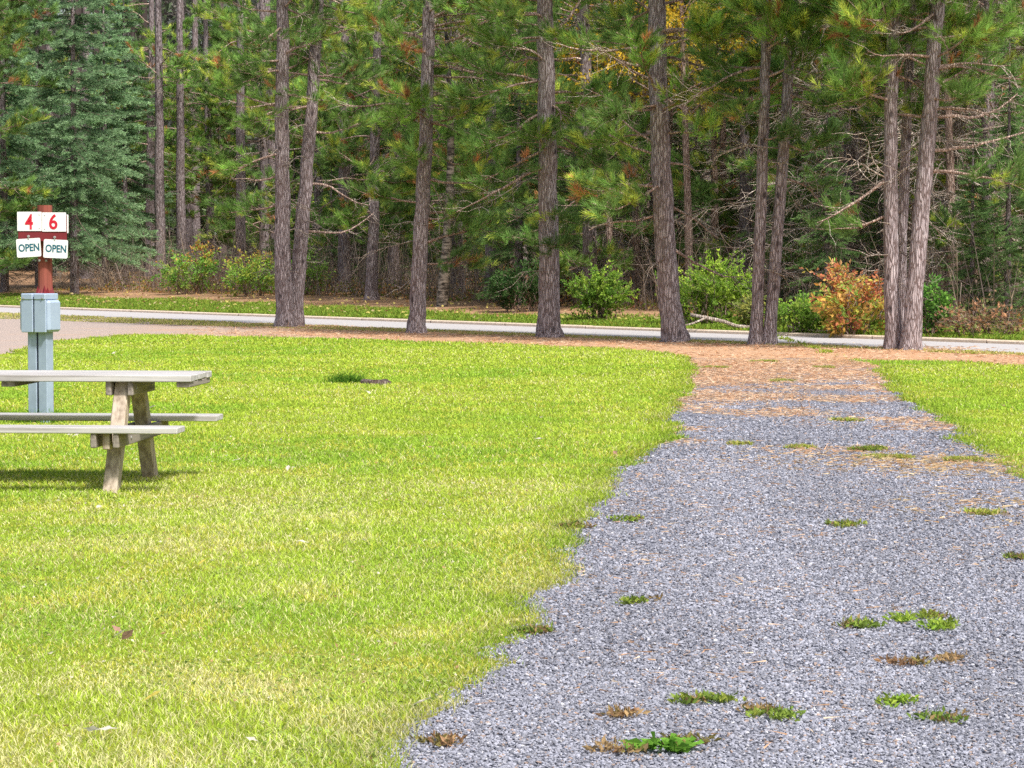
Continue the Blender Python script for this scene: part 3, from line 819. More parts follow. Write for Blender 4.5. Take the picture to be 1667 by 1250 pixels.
# -- prototypes for the wood
used = {}
class Proto:
    def __init__(self, name, T, Cn, tm=M_BARK, cm=M_NEEDLE):
        self.name, self.tm = name, T.mesh('trunk', tm)
        for p in self.tm.polygons: p.use_smooth = True
        self.cm = Cn.mesh('crown', cm) if Cn is not None and Cn.n else None
    def put(self, x, y, label, group, s=1.0, rz=0., tilt=0.0, z=None, cat='tree'):
        e = empty(self.name, (x, y, tz(x, y) if z is None else z), rz); e.scale = (s, s, s); e.rotation_euler[0] = tilt
        o = bpy.data.objects.new('trunk', self.tm); COL.objects.link(o); o.parent = e
        if self.cm:
            o = bpy.data.objects.new('crown', self.cm); COL.objects.link(o); o.parent = e
        return tag(e, label, cat, group)
rp = np.random.default_rng(55)
PINES = [Proto('pine_tree', *make_pine(np.random.default_rng(200+i), 15., .2, None, base=b, dense=1.45, detail=False, bright=br, blen=2.9, dead=.7, top_dense=.35)) for i, (b, br) in enumerate(((1.5, .45), (2.3, .6), (1.2, .4)))]
TALL = [Proto('pine_tree', *make_pine(np.random.default_rng(230+i), 18., .22, None, base=7.5, dense=.9, detail=False, bright=.5, blen=2.6, dead=1.0, top_dense=.2)) for i in range(2)]
SPR = [Proto('spruce_tree', *make_spruce(np.random.default_rng(260+i), 15., 3.1, 1.7)) for i in range(2)]
DSPR = [Proto('spruce_tree', *make_spruce(np.random.default_rng(270), 12., 2.4, 1.0, col=((.09, .17, .065), (.29, .46, .16)), dens=1.1))]
DEAD = [Proto('dead_tree', make_dead(np.random.default_rng(280+i)), None) for i in range(2)]
YEL = [Proto('birch_tree', *make_broadleaf(np.random.default_rng(290+i), 12., 4.5), tm=M_BARK, cm=M_LEAF) for i in range(2)]
ORG = [Proto('maple_tree', *make_broadleaf(np.random.default_rng(295), 9., 3.5, ((.56, .36, .19), (.66, .45, .22), (.46, .38, .2)), 3600, 2.4, .09, .09), tm=M_BARK, cm=M_LEAF)]

def at_px(px, d): return (px - IW/2)/FPX*d, d
# named individuals
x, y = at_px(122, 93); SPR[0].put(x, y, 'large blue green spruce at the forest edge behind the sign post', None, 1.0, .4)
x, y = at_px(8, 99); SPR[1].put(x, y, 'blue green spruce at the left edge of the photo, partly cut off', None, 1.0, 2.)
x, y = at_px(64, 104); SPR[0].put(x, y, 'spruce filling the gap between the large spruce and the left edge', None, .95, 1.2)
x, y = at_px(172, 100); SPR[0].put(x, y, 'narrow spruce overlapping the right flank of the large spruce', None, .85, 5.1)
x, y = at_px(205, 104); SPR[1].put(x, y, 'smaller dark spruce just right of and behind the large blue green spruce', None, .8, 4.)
for px, d, lab in ((262, 103, 'tall bare pine trunk right of the large spruce, left one of two'), (296, 106, 'tall bare pine trunk right of the large spruce, right one of two'), (392, 100, 'dark pine trunk standing behind the orange topped bush')):
    x, y = at_px(px, d); TALL[px % 2].put(x, y, lab, None, 1.0, rp.random()*6)
# birch behind the verge
rng = np.random.default_rng(301)
T, Cn = make_broadleaf(rng, 10., 5., ((.12, .17, .03), (.25, .25, .04)), 3200, 2.2, .08, .16, top=np.array([-.35, -.35, -.35]))  # top darkens the upper trunk colour, painting in its shade
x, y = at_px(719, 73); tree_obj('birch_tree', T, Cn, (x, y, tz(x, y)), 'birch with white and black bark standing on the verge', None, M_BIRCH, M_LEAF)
# second row: pines beyond the verge with crowns low down
spots = [(345, 108, 1), (432, 107, 0), (560, 88, 0), (520, 97, 2), (640, 92, 1), (605, 80, 1), (745, 84, 2), (800, 78, 0), (850, 90, 1), (935, 76, 2), (1010, 90, 0), (962, 70, 2), (1120, 92, 1), (1215, 71, 2), (1330, 72, 1), (1385, 64, 2), (1420, 76, 0), (1560, 66, 1), (1610, 60, 2), (1660, 70, 0), (1720, 64, 1), (-40, 92, 2)]
for px, d, k in spots:
    x, y = at_px(px, d); PINES[k].put(x, y, 'green pine with low foliage standing beyond the road at the forest edge', 'pines at the forest edge beyond the road', .9+.25*rp.random(), rp.random()*6)
for px, d in ((845, 73), (1060, 78), (575, 95), (700, 97), (1290, 66), (1640, 57), (480, 99), (1250, 69), (1345, 61), (1432, 63), (1582, 57), (1690, 55), (1105, 74), (930, 81), (640, 94), (775, 86), (540, 93), (1190, 77)):
    x, y = at_px(px, d); DSPR[0].put(x, y, 'small dark green spruce among the pines beyond the road', 'dark spruces at the forest edge', (.55 if px in (845, 1060, 575, 700, 480) else .34)+.25*rp.random(), rp.random()*6)
for px, d in ((1345, 63), (1400, 68), (1540, 60), (1590, 62), (1635, 64), (1300, 70), (1180, 74), (1485, 66), (1030, 74)):
    x, y = at_px(px, d); DEAD[px % 2].put(x, y, 'standing dead conifer with bare pale drooping twigs', 'dead conifers at the right of the wood', .8+.35*rp.random(), rp.random()*6)
for px, d, k in ((1112, 69, 0), (1000, 71, 1), (1150, 72, 1), (1040, 80, 0), (1085, 76, 1)):
    x, y = at_px(px, d); YEL[k].put(x, y, 'tree with golden yellow autumn leaves deep among the pines', 'yellow leaved trees in the wood', 1.0, rp.random()*6)
for px, d in ((1362, 75), (1530, 71), (1610, 74), (1285, 79), (1440, 80)):
    x, y = at_px(px, d); ORG[0].put(x, y, 'tree with thinning tan and orange leaves behind the dead conifers', 'tan leaved trees in the wood', 1.0+.3*rp.random(), rp.random()*6)
# third layer
cnt = 0
pts3 = []
tries = 0
while len(pts3) < 74 and tries < 6000:
    tries += 1
    d = rp.uniform(72, 132); x = rp.uniform(-.215, .215)*d; u, v = uv(x, d)
    if v < verge(u) + 8: continue
    if any((x-a)**2 + (d-b)**2 < 2.2**2 for a, b in pts3): continue
    pts3.append((x, d)); r = rp.random()
    if r < .45: TALL[len(pts3) % 2].put(x, d, 'tall pine trunk deep in the shaded wood', 'pines deep in the wood', .9+.3*rp.random(), rp.random()*6)
    elif r < .78: PINES[len(pts3) % 3].put(x, d, 'dark green pine deep in the shaded wood', 'green pines deep in the wood', 1.0+.3*rp.random(), rp.random()*6)
    elif r < .92: DSPR[0].put(x, d, 'dark spruce deep in the shaded wood', 'spruces deep in the wood', .9+.4*rp.random(), rp.random()*6)
    else: DEAD[0].put(x, d, 'bare dead conifer deep in the shaded wood', 'dead conifers deep in the wood', 1.0, rp.random()*6)

# distant wood: one mass closing the view
mb = MB(); n = 9000
an = rp.uniform(-.26, .26, n); dd = rp.uniform(134, 156, n); zz = 1 + 23*rp.random(n)
keep = fbm(an*60, zz*.35, 1.0) + .35*rp.random(n) > (.41 + .015*zz); an, dd, zz = an[keep], dd[keep], zz[keep]
t = np.repeat(np.arange(len(an)), 34); m = len(t)
o = np.stack([an*dd, dd, zz], -1)[t] + rp.normal(size=(m, 3))*np.array([.9, .9, .45])
cc = np.array([[.15, .20, .12], [.18, .24, .13], [.26, .24, .22], [.19, .20, .19]])[rp.integers(0, 4, len(an))][t]*(.6+.8*rp.random((m, 1)))
blades(mb, o, norm(rp.normal(size=(m, 3)) + np.array([0, 0, -.2])), .5, .18, cc, None, rp)
for k in range(160):
    a = rp.uniform(-.26, .26); d = rp.uniform(130, 150); x = a*d; tube(mb, [(x, d, 1), (x+rp.normal()*.3, d, 24)], [.22, .08], 5, np.array([.15, .12, .115])*(.6+.6*rp.random()))
tag(mb.build('distant_forest', M_NEEDLE), 'far dark mass of forest closing the view behind the trees', 'forest', kind='stuff')

# undergrowth: leafless stems, twigs and autumn leaves on the forest floor
mb = MB(); n = 16000
u = rp.uniform(-24, 62, n); v = verge(u) + .3 + 26*rp.random(n)**1.3; x, y = xy(u, v)
k = np.abs(x) < .21*y + 2; x, y, u, v = x[k], y[k], u[k], v[k]; m = len(x)
o = np.stack([x, y, terrain(x, y)], -1); hgt = .4 + 2.4*rp.random(m)**2
dn = norm(rp.normal(size=(m, 3))*.28 + np.array([0, 0, 1.]))
cc = np.array([[.27, .22, .20], [.38, .31, .27], [.20, .165, .15], [.44, .35, .26]])[rp.integers(0, 4, m)]*(.7+.5*rp.random((m, 1)))
blades(mb, o, dn, hgt, .022+.014*rp.random(m), cc, None, rp)
for rep in range(3):   # side twigs
    oo = o + dn*(hgt*(.25+.6*rp.random(m)))[:, None]
    blades(mb, oo, norm(dn*.5 + rp.normal(size=(m, 3))), hgt*.35*(.4+rp.random(m)), .012, cc*1.1, None, rp)
n = 2600; u = rp.uniform(-22, 56, n); v = ROADW + KW + .1 + 12*rp.random(n)**.8; x, y = xy(u, v); k = v < verge(u); x, y = x[k], y[k]; m = len(x)
leaves(mb, np.stack([x, y, terrain(x, y) + .05 + .04*rp.random(m)], -1), norm(rp.normal(size=(m, 3))*np.array([1, 1, .4])), .10*(.6+.8*rp.random(m)), .07, np.array([[.62, .50, .28], [.50, .30, .14], [.70, .60, .2]])[rp.integers(0, 3, m)], rp)
n = 40000
u = rp.uniform(-24, 62, n); v = verge(u) + .2 + 14*rp.random(n)**1.5; x, y = xy(u, v); k = np.abs(x) < .21*y+2; x, y = x[k], y[k]; m = len(x)
patch = fbm(x, y, .5); z = terrain(x, y) + np.clip(.05 + (patch-.35)*1.8, .03, 1.2)*rp.random(m)**1.4
pal = np.array([[.42, .20, .08], [.50, .31, .11], [.28, .22, .08], [.20, .27, .05], [.36, .17, .10], [.46, .37, .2]])
pi = (np.clip(fbm(x+99, y, .35)*6 + rp.normal(size=m)*1.2, 0, 5)).astype(int)
leaves(mb, np.stack([x, y, z], -1), norm(rp.normal(size=(m, 3))), .09*(.6+.8*rp.random(m)), .06, pal[pi]*(.6+.7*rp.random((m, 1))), rp)
tag(mb.build('undergrowth', M_LEAF), 'tangle of bare stems and brown autumn leaves along the forest floor', 'undergrowth', kind='stuff')

# ------------------------------------------------------------------ bushes
def make_bush(rng, w, h, cols, nst=16, nl=1800, leaf=.08, topcols=None, spray=False):
    T, Cn = MB(), MB(); tips = []
    for s in range(nst):
        az = rng.random()*2*PI; rr = w*.5*rng.random()**.6
        top = np.array([math.cos(az)*rr, math.sin(az)*rr, h*(.55+.5*rng.random())*(1-.35*(rr/(w*.5))**2)])
        b = top*np.array([.55, .55, 0]); b[:2] += rng.normal(size=2)*w*.06
        f = np.linspace(0, 1, 7)[:, None]
        p = b*(1-f) + top*f + np.array([0, 0, 1])*np.sin(f*PI)*h*.12 + rng.normal(size=(7, 3))*.04
        p[0, 2] = -.05
        tube(T, p, np.linspace(.016, .004, 7), 4, BRN*.8)
        for q in range(9 if spray else 7):
            bb, d = along(p, .06+.94*rng.random()**.8)
            tp = branch_path(rng, bb, az + rng.normal()*.9, (.55 if spray else .35)+rng.normal()*.35, (.22+.3*rng.random())*min(w, 1.6)/1.2, 5, .05, .0, .12)
            tube(T, tp, np.linspace(.006, .002, 5), 3, BRN*.9)
            tips.append(tp)
    tips = np.array(tips); t = rng.integers(0, len(tips), nl); fr = rng.random(nl)*3.99; i = fr.astype(int); fr = (fr-i)[:, None]
    o = tips[t, i]*(1-fr)+tips[t, i+1]*fr; dd = norm(tips[t, i+1]-tips[t, i])
    d = norm(dd*.9 + rng.normal(size=(nl, 3))*.7)
    if spray: o = o + rng.normal(size=(nl, 3))*.015
    else: o = o + rng.normal(size=(nl, 3))*.04
    cols = np.array(cols); ci = rng.integers(0, len(cols), len(tips))
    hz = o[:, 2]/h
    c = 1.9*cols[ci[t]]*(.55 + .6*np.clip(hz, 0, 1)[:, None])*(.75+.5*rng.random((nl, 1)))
    if topcols is not None:
        tcs = 1.4*np.array(topcols)[rng.integers(0, len(topcols), nl)]*(.7+.6*rng.random((nl, 1)))
        c = np.where((rng.random(nl) < np.clip((hz-.55)*2.5, 0, .85))[:, None], tcs, c)
    leaves(Cn, o, d, leaf*(.6+.8*rng.random(nl)), leaf*.55, c, rng)
    return T, Cn
def bush(px, py, wpx, hpx, v_off, label, cols, seed, name='bush', **kw):
    # stand it on the terrain where its foot is seen
    lo, hi = 40., 130.
    for d in np.arange(44, 125, .1):
        x = (px-IW/2)/FPX*d
        zt = tz(x, d); yy = 415 + FPX*(CAM_H-zt)/d
        u, v = uv(x, d)
        if v > ROADW+KW+.2 and yy <= py: break
    s = FPX/d
    T, Cn = make_bush(np.random.default_rng(seed), wpx/s, hpx/s, cols, **kw)
    e = empty(name, (x, d, tz(x, d)), 0)
    T.build('stem', M_BARK, e, smooth=True); Cn.build('foliage', M_LEAF, e)
    return tag(e, label, 'bush')
GRN = [(.09, .17, .03), (.12, .21, .035), (.16, .22, .04)]; LIM = [(.16, .25, .035), (.22, .30, .045), (.12, .20, .035)]
DGR = [(.035, .075, .025), (.05, .10, .03)]
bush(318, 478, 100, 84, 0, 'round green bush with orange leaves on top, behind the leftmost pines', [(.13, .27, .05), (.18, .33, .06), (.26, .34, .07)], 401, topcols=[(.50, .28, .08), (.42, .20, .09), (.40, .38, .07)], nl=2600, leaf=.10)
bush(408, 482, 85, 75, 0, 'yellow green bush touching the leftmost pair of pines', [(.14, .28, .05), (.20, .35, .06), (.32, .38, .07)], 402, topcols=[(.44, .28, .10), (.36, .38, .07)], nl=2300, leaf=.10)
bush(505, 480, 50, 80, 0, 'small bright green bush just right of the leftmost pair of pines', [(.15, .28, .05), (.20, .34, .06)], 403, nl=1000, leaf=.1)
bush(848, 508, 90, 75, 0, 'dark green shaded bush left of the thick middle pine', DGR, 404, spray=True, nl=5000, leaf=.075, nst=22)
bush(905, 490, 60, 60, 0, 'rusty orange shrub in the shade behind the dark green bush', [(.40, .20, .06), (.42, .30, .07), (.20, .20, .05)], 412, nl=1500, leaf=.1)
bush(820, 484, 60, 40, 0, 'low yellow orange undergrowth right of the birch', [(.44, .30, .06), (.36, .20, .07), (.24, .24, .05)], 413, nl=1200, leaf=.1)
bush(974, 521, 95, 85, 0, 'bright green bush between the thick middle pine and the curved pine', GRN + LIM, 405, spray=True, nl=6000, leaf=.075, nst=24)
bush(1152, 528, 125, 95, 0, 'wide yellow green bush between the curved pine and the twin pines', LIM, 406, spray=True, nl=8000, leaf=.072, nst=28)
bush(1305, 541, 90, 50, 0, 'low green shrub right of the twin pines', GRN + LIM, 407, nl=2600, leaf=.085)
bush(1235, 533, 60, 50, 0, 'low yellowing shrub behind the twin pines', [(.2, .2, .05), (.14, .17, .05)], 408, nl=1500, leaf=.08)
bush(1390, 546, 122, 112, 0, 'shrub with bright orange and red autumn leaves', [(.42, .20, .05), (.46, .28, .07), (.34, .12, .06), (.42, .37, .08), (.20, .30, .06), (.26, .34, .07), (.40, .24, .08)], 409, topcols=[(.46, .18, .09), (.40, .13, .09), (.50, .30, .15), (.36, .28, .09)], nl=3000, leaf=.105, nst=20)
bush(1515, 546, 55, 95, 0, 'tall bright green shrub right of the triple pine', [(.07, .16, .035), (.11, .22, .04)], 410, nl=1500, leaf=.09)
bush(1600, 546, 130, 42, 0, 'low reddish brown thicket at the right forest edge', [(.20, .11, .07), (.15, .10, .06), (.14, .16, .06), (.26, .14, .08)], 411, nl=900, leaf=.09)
# thin saplings with a few yellow leaves
for px, py, h, sd, lab in ((1312, 520, 2.4, 1, 'thin sapling with yellow leaves beside the twin pines'), (1130, 500, 1.9, 2, 'thin sapling with few yellow leaves behind the curved pine'), (1018, 510, 2.2, 3, 'bare grey sapling between two green bushes'), (800, 480, 1.6, 4, 'sapling with orange yellow leaves behind the birch')):
    rng = np.random.default_rng(430+sd); d = 72 if px > 900 else 90
    x, y = at_px(px, d); T, Cn = make_bush(rng, .8, h, [(.42, .34, .03), (.34, .30, .05)] if sd < 4 else [(.38, .20, .05), (.36, .30, .06)], nst=3, nl=110 if sd != 3 else 14, leaf=.12)
    e = empty('sapling', (x, y, tz(x, y))); T.build('stem', M_BARK, e); Cn.build('foliage', M_LEAF, e); tag(e, lab, 'sapling')

# fallen limbs on the verge
def fallen(pts_px, r, label, seed):
    rng = np.random.default_rng(seed); mb = MB(); d = None
    u0 = None; P = []
    for d in np.arange(44, 70, .05):
        x = (pts_px[-1][0]-IW/2)/FPX*d
        if 415+FPX*(CAM_H-tz(x, d))/d <= pts_px[-1][1] and uv(x, d)[1] > ROADW+KW+.1: break
    for (px, py) in pts_px: P.append(at_depth(px, py, d + .004*(pts_px[-1][0]-px)))
    P = np.array(P); P[:, 2] = np.maximum(P[:, 2], [tz(a, b)+r*.6 for a, b in P[:, :2]])
    tube(mb, P, np.linspace(r*.6, r, len(P)), 7, PALE*.9, rough=.15, cap=True)
    b = P[1]; tube(mb, [b, b+np.array([-.3, -.1, -.12]), b+np.array([-.75, -.2, -.22])], [r*.5, r*.4, r*.2], 5, PALE*.8)
    o = mb.build('fallen_branch', M_BARK, smooth=True); tag(o, label, 'branch')
fallen([(1124, 512), (1150, 517), (1178, 523), (1198, 531), (1222, 536)], .05, 'grey fallen branch lying on the verge left of the twin pines', 441)
fallen([(1282, 530), (1300, 536), (1330, 540), (1352, 541)], .035, 'fallen branch lying on the verge under the orange shrub', 442)

# red building glimpsed through the trunks
x, y = at_px(190, 150); e = empty('red_barn', (x, y, tz(x, y)), .1); tag(e, 'dark red building with white trim glimpsed low behind the large spruce', 'building')
mb = MB(); box(mb, -6, 6, -3, 3, -.5, 2.6, .02); mb.build('wall', M_HOUSE, e)
mb = MB(); box(mb, -6.05, 6.05, -3.05, -3.003, .0, .35, .01); mb.build('trim', M_TRIM, e)
mb = MB(); mb.add([(-6.4, -3.5, 2.62), (6.4, -3.5, 2.62), (6.4, 0, 4.4), (-6.4, 0, 4.4), (-6.4, 3.5, 2.62), (6.4, 3.5, 2.62)], [[[0, 1, 2, 3], [3, 2, 5, 4]], ]); mb.build('roof', M_ROOF, e)

# ------------------------------------------------------------------ picnic table
tb = empty('picnic_table', (-2.07, 17.97, .004), math.radians(-4.6))
tag(tb, 'weathered grey wooden picnic table with two attached benches on the lawn', 'picnic table')
LT = 2.44
rt = np.random.default_rng(21)
def part(name, mat, parent, *bx, M=None, bev=.005):
    mb = MB()
    for b in bx: box(mb, *b, bev=bev, M=M)
    return mb.build(name, mat, parent)
top = part('tabletop', M_WOODX, tb, *[(-LT + float(rt.normal())*.004, .0 + float(rt.normal())*.003, -.365 + k*.147, -.365 + k*.147 + .139, .715 + float(rt.normal())*.0015, .755 + float(rt.normal())*.001) for k in range(5)])
for s, nm in ((-1, 'bench'), (1, 'bench')):
    yc = s*.66; part(nm, M_WOODX, tb, (-LT, 0.0, yc-.125, yc+.125, .40, .44))
for xe in (-.475, -LT+.475):
    for s in (-1, 1):
        # splayed leg
        y0, y1 = s*.60, s*.20
        L = math.hypot(.71, y1-y0); ang = math.atan2(y1-y0, .71)
        M = Matrix.Translation((xe, y0, 0)) @ Matrix.Rotation(-ang, 4, 'X')
        mb = MB(); box(mb, -.047, .047, -.05, .05, -.02, L-.01, .006, M=M)
        mb.build('leg', M_WOODZ, tb)
    for o in (-1, 1):
        xo = xe + o*(.052+.021)
        part('top_brace', M_WOODY, tb, (xo-.019, xo+.019, -.34, .34, .622, .714))
        part('bench_support', M_WOODY, tb, (xo-.019, xo+.019, -.775, .775, .308, .399))
    part('support_block', M_WOODZ, tb, (xe-.022, xe+.026, -.735, -.655, .295, .399))
for xe in (-.475, -LT+.475):
    for yb, zb in ((-.41, .352), (.41, .352), (-.245, .67), (.245, .67)):
        mb = MB(); tube(mb, [(xe+.090, yb, zb), (xe+.097, yb, zb), (xe+.100, yb, zb)], [.013, .012, .006], 10, cap=True); mb.build('bolt', M_STEEL, tb)
part('end_cleat', M_WOODY, tb, (-.095, -.006, -.345, .345, .676, .713))
part('end_cleat', M_WOODY, tb, (-LT+.006, -LT+.095, -.345, .345, .676, .713))
part('middle_cleat', M_WOODY, tb, (-LT/2-.045, -LT/2+.045, -.33, .33, .676, .713))

# ------------------------------------------------------------------ power pedestal and sign post
gx, gy, _ = ground(67, 690)
pd = empty('power_pedestal', (gx, gy, 0), math.radians(-24))
tag(pd, 'blue grey twin post power pedestal with outlet boxes behind the picnic table', 'power pedestal')
for s in (-1, 1):
    x0, x1 = (-.104, -.010) if s < 0 else (.010, .104)
    p = part('post', M_BLUE, pd, (x0, x1, -.055, .055, -.1, .85), bev=.006)
    xa, xb = (-.165, -.008) if s < 0 else (.008, .165)
    b = part('outlet_box', M_BLUED, pd, (xa, xb, -.10, .10, .845, 1.135), bev=.022)
    part('box_flange', M_BLUED, b, ((xa if s < 0 else xa+.0)+.03*(s < 0), xb-.03*(s > 0), -.112, -.096, .84, 1.14), bev=.006)
    c = part('cap', M_BLUED, pd, ((-.132, -.007) if s < 0 else (.007, .132)) [0:1][0] and (-.132 if s < 0 else .007, -.007 if s < 0 else .132, -.118, .10, 1.137, 1.195), bev=.008)
    mb = MB(); th = np.arange(8)*PI/4; cx = -.10 if s < 0 else .10
    tube(mb, [(cx, -.117, 1.152), (cx, -.124, 1.152)], [.008, .008], 8, cap=True); mb.build('screw', M_STEEL, c)
part('gap_shade_fill', M_GAP, pd, (-.009, .009, -.045, .045, -.05, 1.15), bev=.001)  # dark filler standing for the shade in the slit between the posts

sp = at_depth(75, 600, gy + .17)
sg = empty('sign_post', (sp[0], sp[1], 0), math.radians(3))
tag(sg, 'red log post with white number plates 4 and 6 on a crossboard', 'sign post')
SS = FPX/sp[1]
def zpx(py): return at_depth(75, py, sp[1])[2]
ztop = zpx(334)
mb = MB(); zs = np.linspace(-.1, ztop, 14); tube(mb, np.stack([0*zs, 0*zs, zs], -1), .066 + .002*np.sin(zs*7), 18, cap=True, rough=.03); 
mb.build('post', M_LOG, sg, smooth=False)
mb = MB()
zf = zpx(479)
for a in range(7):
    th = -PI/2 + (a-3)*.42
    c, s = math.cos(th), math.sin(th)
    mb.add([(c*.066-s*.03, s*.066+c*.03, zf-.02), (c*.066+s*.03, s*.066-c*.03, zf-.02), (c*.10, s*.10, zf-.02), (c*.064, s*.064, zf+.075+.02*math.cos(a*2))], [[[0, 2, 3], [2, 1, 3], [0, 1, 2], [0, 3, 1]]])
mb.build('flashing', M_RED, sg)
xb0, xb1 = -41/SS, 37/SS
part('crossboard', M_RED, sg, (xb0, xb1, -.108, -.07, zpx(393), zpx(350)), bev=.004)
part('crossboard', M_RED, sg, (xb0+.01, xb1-.035, .07, .105, zpx(393), zpx(350)), bev=.004)

def text_mesh(body, w, h, mat, name, parent, loc, rot=0.0, bold=.0):
    cu = bpy.data.curves.new(name, 'FONT'); cu.body = body; cu.align_x = 'CENTER'; cu.align_y = 'CENTER'; cu.extrude = .0; cu.offset = bold; cu.resolution_u = 6
    tmp = bpy.data.objects.new('tmp', cu); COL.objects.link(tmp)
    bpy.context.view_layer.update()
    dg = bpy.context.evaluated_depsgraph_get(); me = bpy.data.meshes.new_from_object(tmp.evaluated_get(dg))
    bpy.data.objects.remove(tmp); bpy.data.curves.remove(cu)
    n = len(me.vertices); co = np.empty(n*3, np.float32); me.vertices.foreach_get('co', co); co = co.reshape(-1, 3)
    lo, hi = co.min(0), co.max(0); ctr = (lo+hi)/2
    q = np.zeros_like(co); q[:, 0] = (co[:, 0]-ctr[0])/(hi[0]-lo[0])*w; q[:, 2] = (co[:, 1]-ctr[1])/(hi[1]-lo[1])*h
    c, s = math.cos(rot), math.sin(rot)
    out = np.stack([q[:, 0]*c - q[:, 2]*s, q[:, 1], q[:, 0]*s + q[:, 2]*c], -1) + np.array(loc)
    me.vertices.foreach_set('co', out.astype(np.float32).ravel()); me.materials.clear(); me.materials.append(mat); me.update()
    o = bpy.data.objects.new(name, me); COL.objects.link(o); o.parent = parent; return o
def rplate(mb, cx, cz, w, h, r, y0, y1, rot=0):
    pts = []
    for (sx, sz, a0) in ((1, 1, 0), (-1, 1, 90), (-1, -1, 180), (1, -1, 270)):
        for k in range(5):
            a = math.radians(a0+k*22.5); pts.append((sx*(w/2-r)+r*math.cos(a), sz*(h/2-r)+r*math.sin(a)))
    c, s = math.cos(rot), math.sin(rot); pts = [(cx+p*c-q*s, cz+p*s+q*c) for p, q in pts]
    n = len(pts); v = [(p, y0, q) for p, q in pts] + [(p, y1, q) for p, q in pts]
    i = np.arange(n); j = (i+1) % n
    mb.add(v, [np.stack([i, j, j+n, i+n], -1), np.arange(n)[None], np.arange(n, 2*n)[::-1][None]])
def X(px): return (px-75)/SS
for (x0, x1, y0, y1, ch, dx, cw) in ((33, 72.3, 345, 376, '4', 52, 13), (72.9, 111.5, 346, 377, '6', 91, 13.5)):
    mb = MB(); rplate(mb, X((x0+x1)/2), zpx((y0+y1)/2), (x1-x0)/SS, (y1-y0)/SS, .006, -.116, -.1085)
    pl = mb.build('number_plate', M_WHITE, sg)
    text_mesh(ch, cw/SS, 25/SS, M_DIGIT, 'digit', pl, (X(dx), -.1185, zpx(361)), 0, .02)
    mb = MB()
    for qx in (x0+4 if ch == '6' else x1-4,):
        for qy in (y0+5, y1-4): tube(mb, [(X(qx), -.116, zpx(qy)), (X(qx), -.119, zpx(qy))], [.006, .004], 8, cap=True)
    mb.build('screw', M_STEEL, pl)
mb = MB(); rplate(mb, X(91), zpx(364), 40/SS, 30/SS, .006, .106, .113); mb.build('number_plate', M_WHITE, sg)
mb = MB(); rplate(mb, X(56), zpx(363), 40/SS, 30/SS, .006, .106, .113); mb.build('number_plate', M_WHITE, sg)
for bx_ in (67, 78):
    mb = MB(); tube(mb, [(X(bx_), -.04, zpx(424)), (X(bx_), -.072, zpx(424)), (X(bx_), -.078, zpx(424))], [.012, .012, .008], 10, cap=True); mb.build('bolt', M_STEEL, sg)
for px_, py_ in ((51, 385), (93, 386.5)):
    mb = MB(); tube(mb, [(X(px_), -.10, zpx(py_)), (X(px_), -.128, zpx(py_)), (X(px_), -.133, zpx(py_))], [.013, .013, .008], 10, cap=True)
    tube(mb, [(X(px_), -.122, zpx(py_)), (X(px_), -.128, zpx(py_+4.5))], [.006, .006], 6, cap=True)
    mb.build('hook', M_STEEL, sg)
for (cx, cz, rot, lab) in ((51.3, 403.3, .062, 'white OPEN tag tilted up to the right, hanging under number 4'), (94.6, 405, -.045, 'white OPEN tag tilted down to the right, hanging under number 6')):
    e = empty('open_sign', (sp[0], sp[1], 0), math.radians(3)); tag(e, lab, 'sign', 'OPEN tags hanging from the sign post')
    mb = MB(); rplate(mb, X(cx), zpx(cz), 39/SS, 30/SS, .014, -.126, -.1215, rot); pl = mb.build('plate', M_WHITE, e)
    text_mesh('OPEN', 33.5/SS, 12.5/SS, M_TEAL, 'lettering', e, (X(cx)+.002, -.1275, zpx(cz-.3)), rot, .03)

# grass grown long round the pedestal foot and the stump
def tuft(px, py, w, dep, n, h, label, seed, name='grass_tuft', col=((.10, .21, .02), (.15, .26, .025)), cat='grass tuft', ww=.008):
    rng = np.random.default_rng(seed); g = ground(px, py); mb = MB()
    x = rng.normal(size=n)*w*.3; y = rng.normal(size=n)*dep*.3
    c = 1.5*np.array(col)[rng.integers(0, len(col), n)]*(.6+.7*rng.random((n, 1)))
    grass_mesh(mb, x, y, np.full(n, 0.004), h*(.4+.8*rng.random(n)), np.full(n, ww), c, rng)
    o = mb.build(name, M_GRASS, loc=(g[0], g[1], .008)); return tag(o, label, cat)
tuft(66, 690, .36, .2, 420, .16, 'taller grass grown round the foot of the blue pedestal', 501)
tuft(566, 626, .40, .22, 500, .17, 'dark green grass tuft growing beside the small stump on the lawn', 502, col=((.06, .15, .02), (.10, .20, .025)))
g = ground(612, 628); e = empty('tree_stump', (g[0], g[1], 0)); tag(e, 'low cut stump sunk in the lawn beside a grass tuft', 'stump')
rng = np.random.default_rng(8); mb = MB()
th = np.arange(18)*2*PI/18; rr = .17*(1+.16*rng.normal(size=18).clip(-1, 1)*.6)
prof = [(1.15, -.02), (1.05, .03), (1.0, .060), (.93, .070), (.5, .066), (.02, .062)]
V = np.array([[(c*r*q, s*r*q*.8, z + .010*math.sin(3*t)*(q < .95)) for c, s, r, t in zip(np.cos(th), np.sin(th), rr, th)] for q, z in prof]).reshape(-1, 3)
i = np.arange(5)[:, None]*18; j = np.arange(18)[None]; mb.add(V, [np.stack([i+j, i+(j+1) % 18, i+18+(j+1) % 18, i+18+j], -1).reshape(-1, 4)], (.55, .52, .46))
mb.build('stump_wood', M_BARK, e)

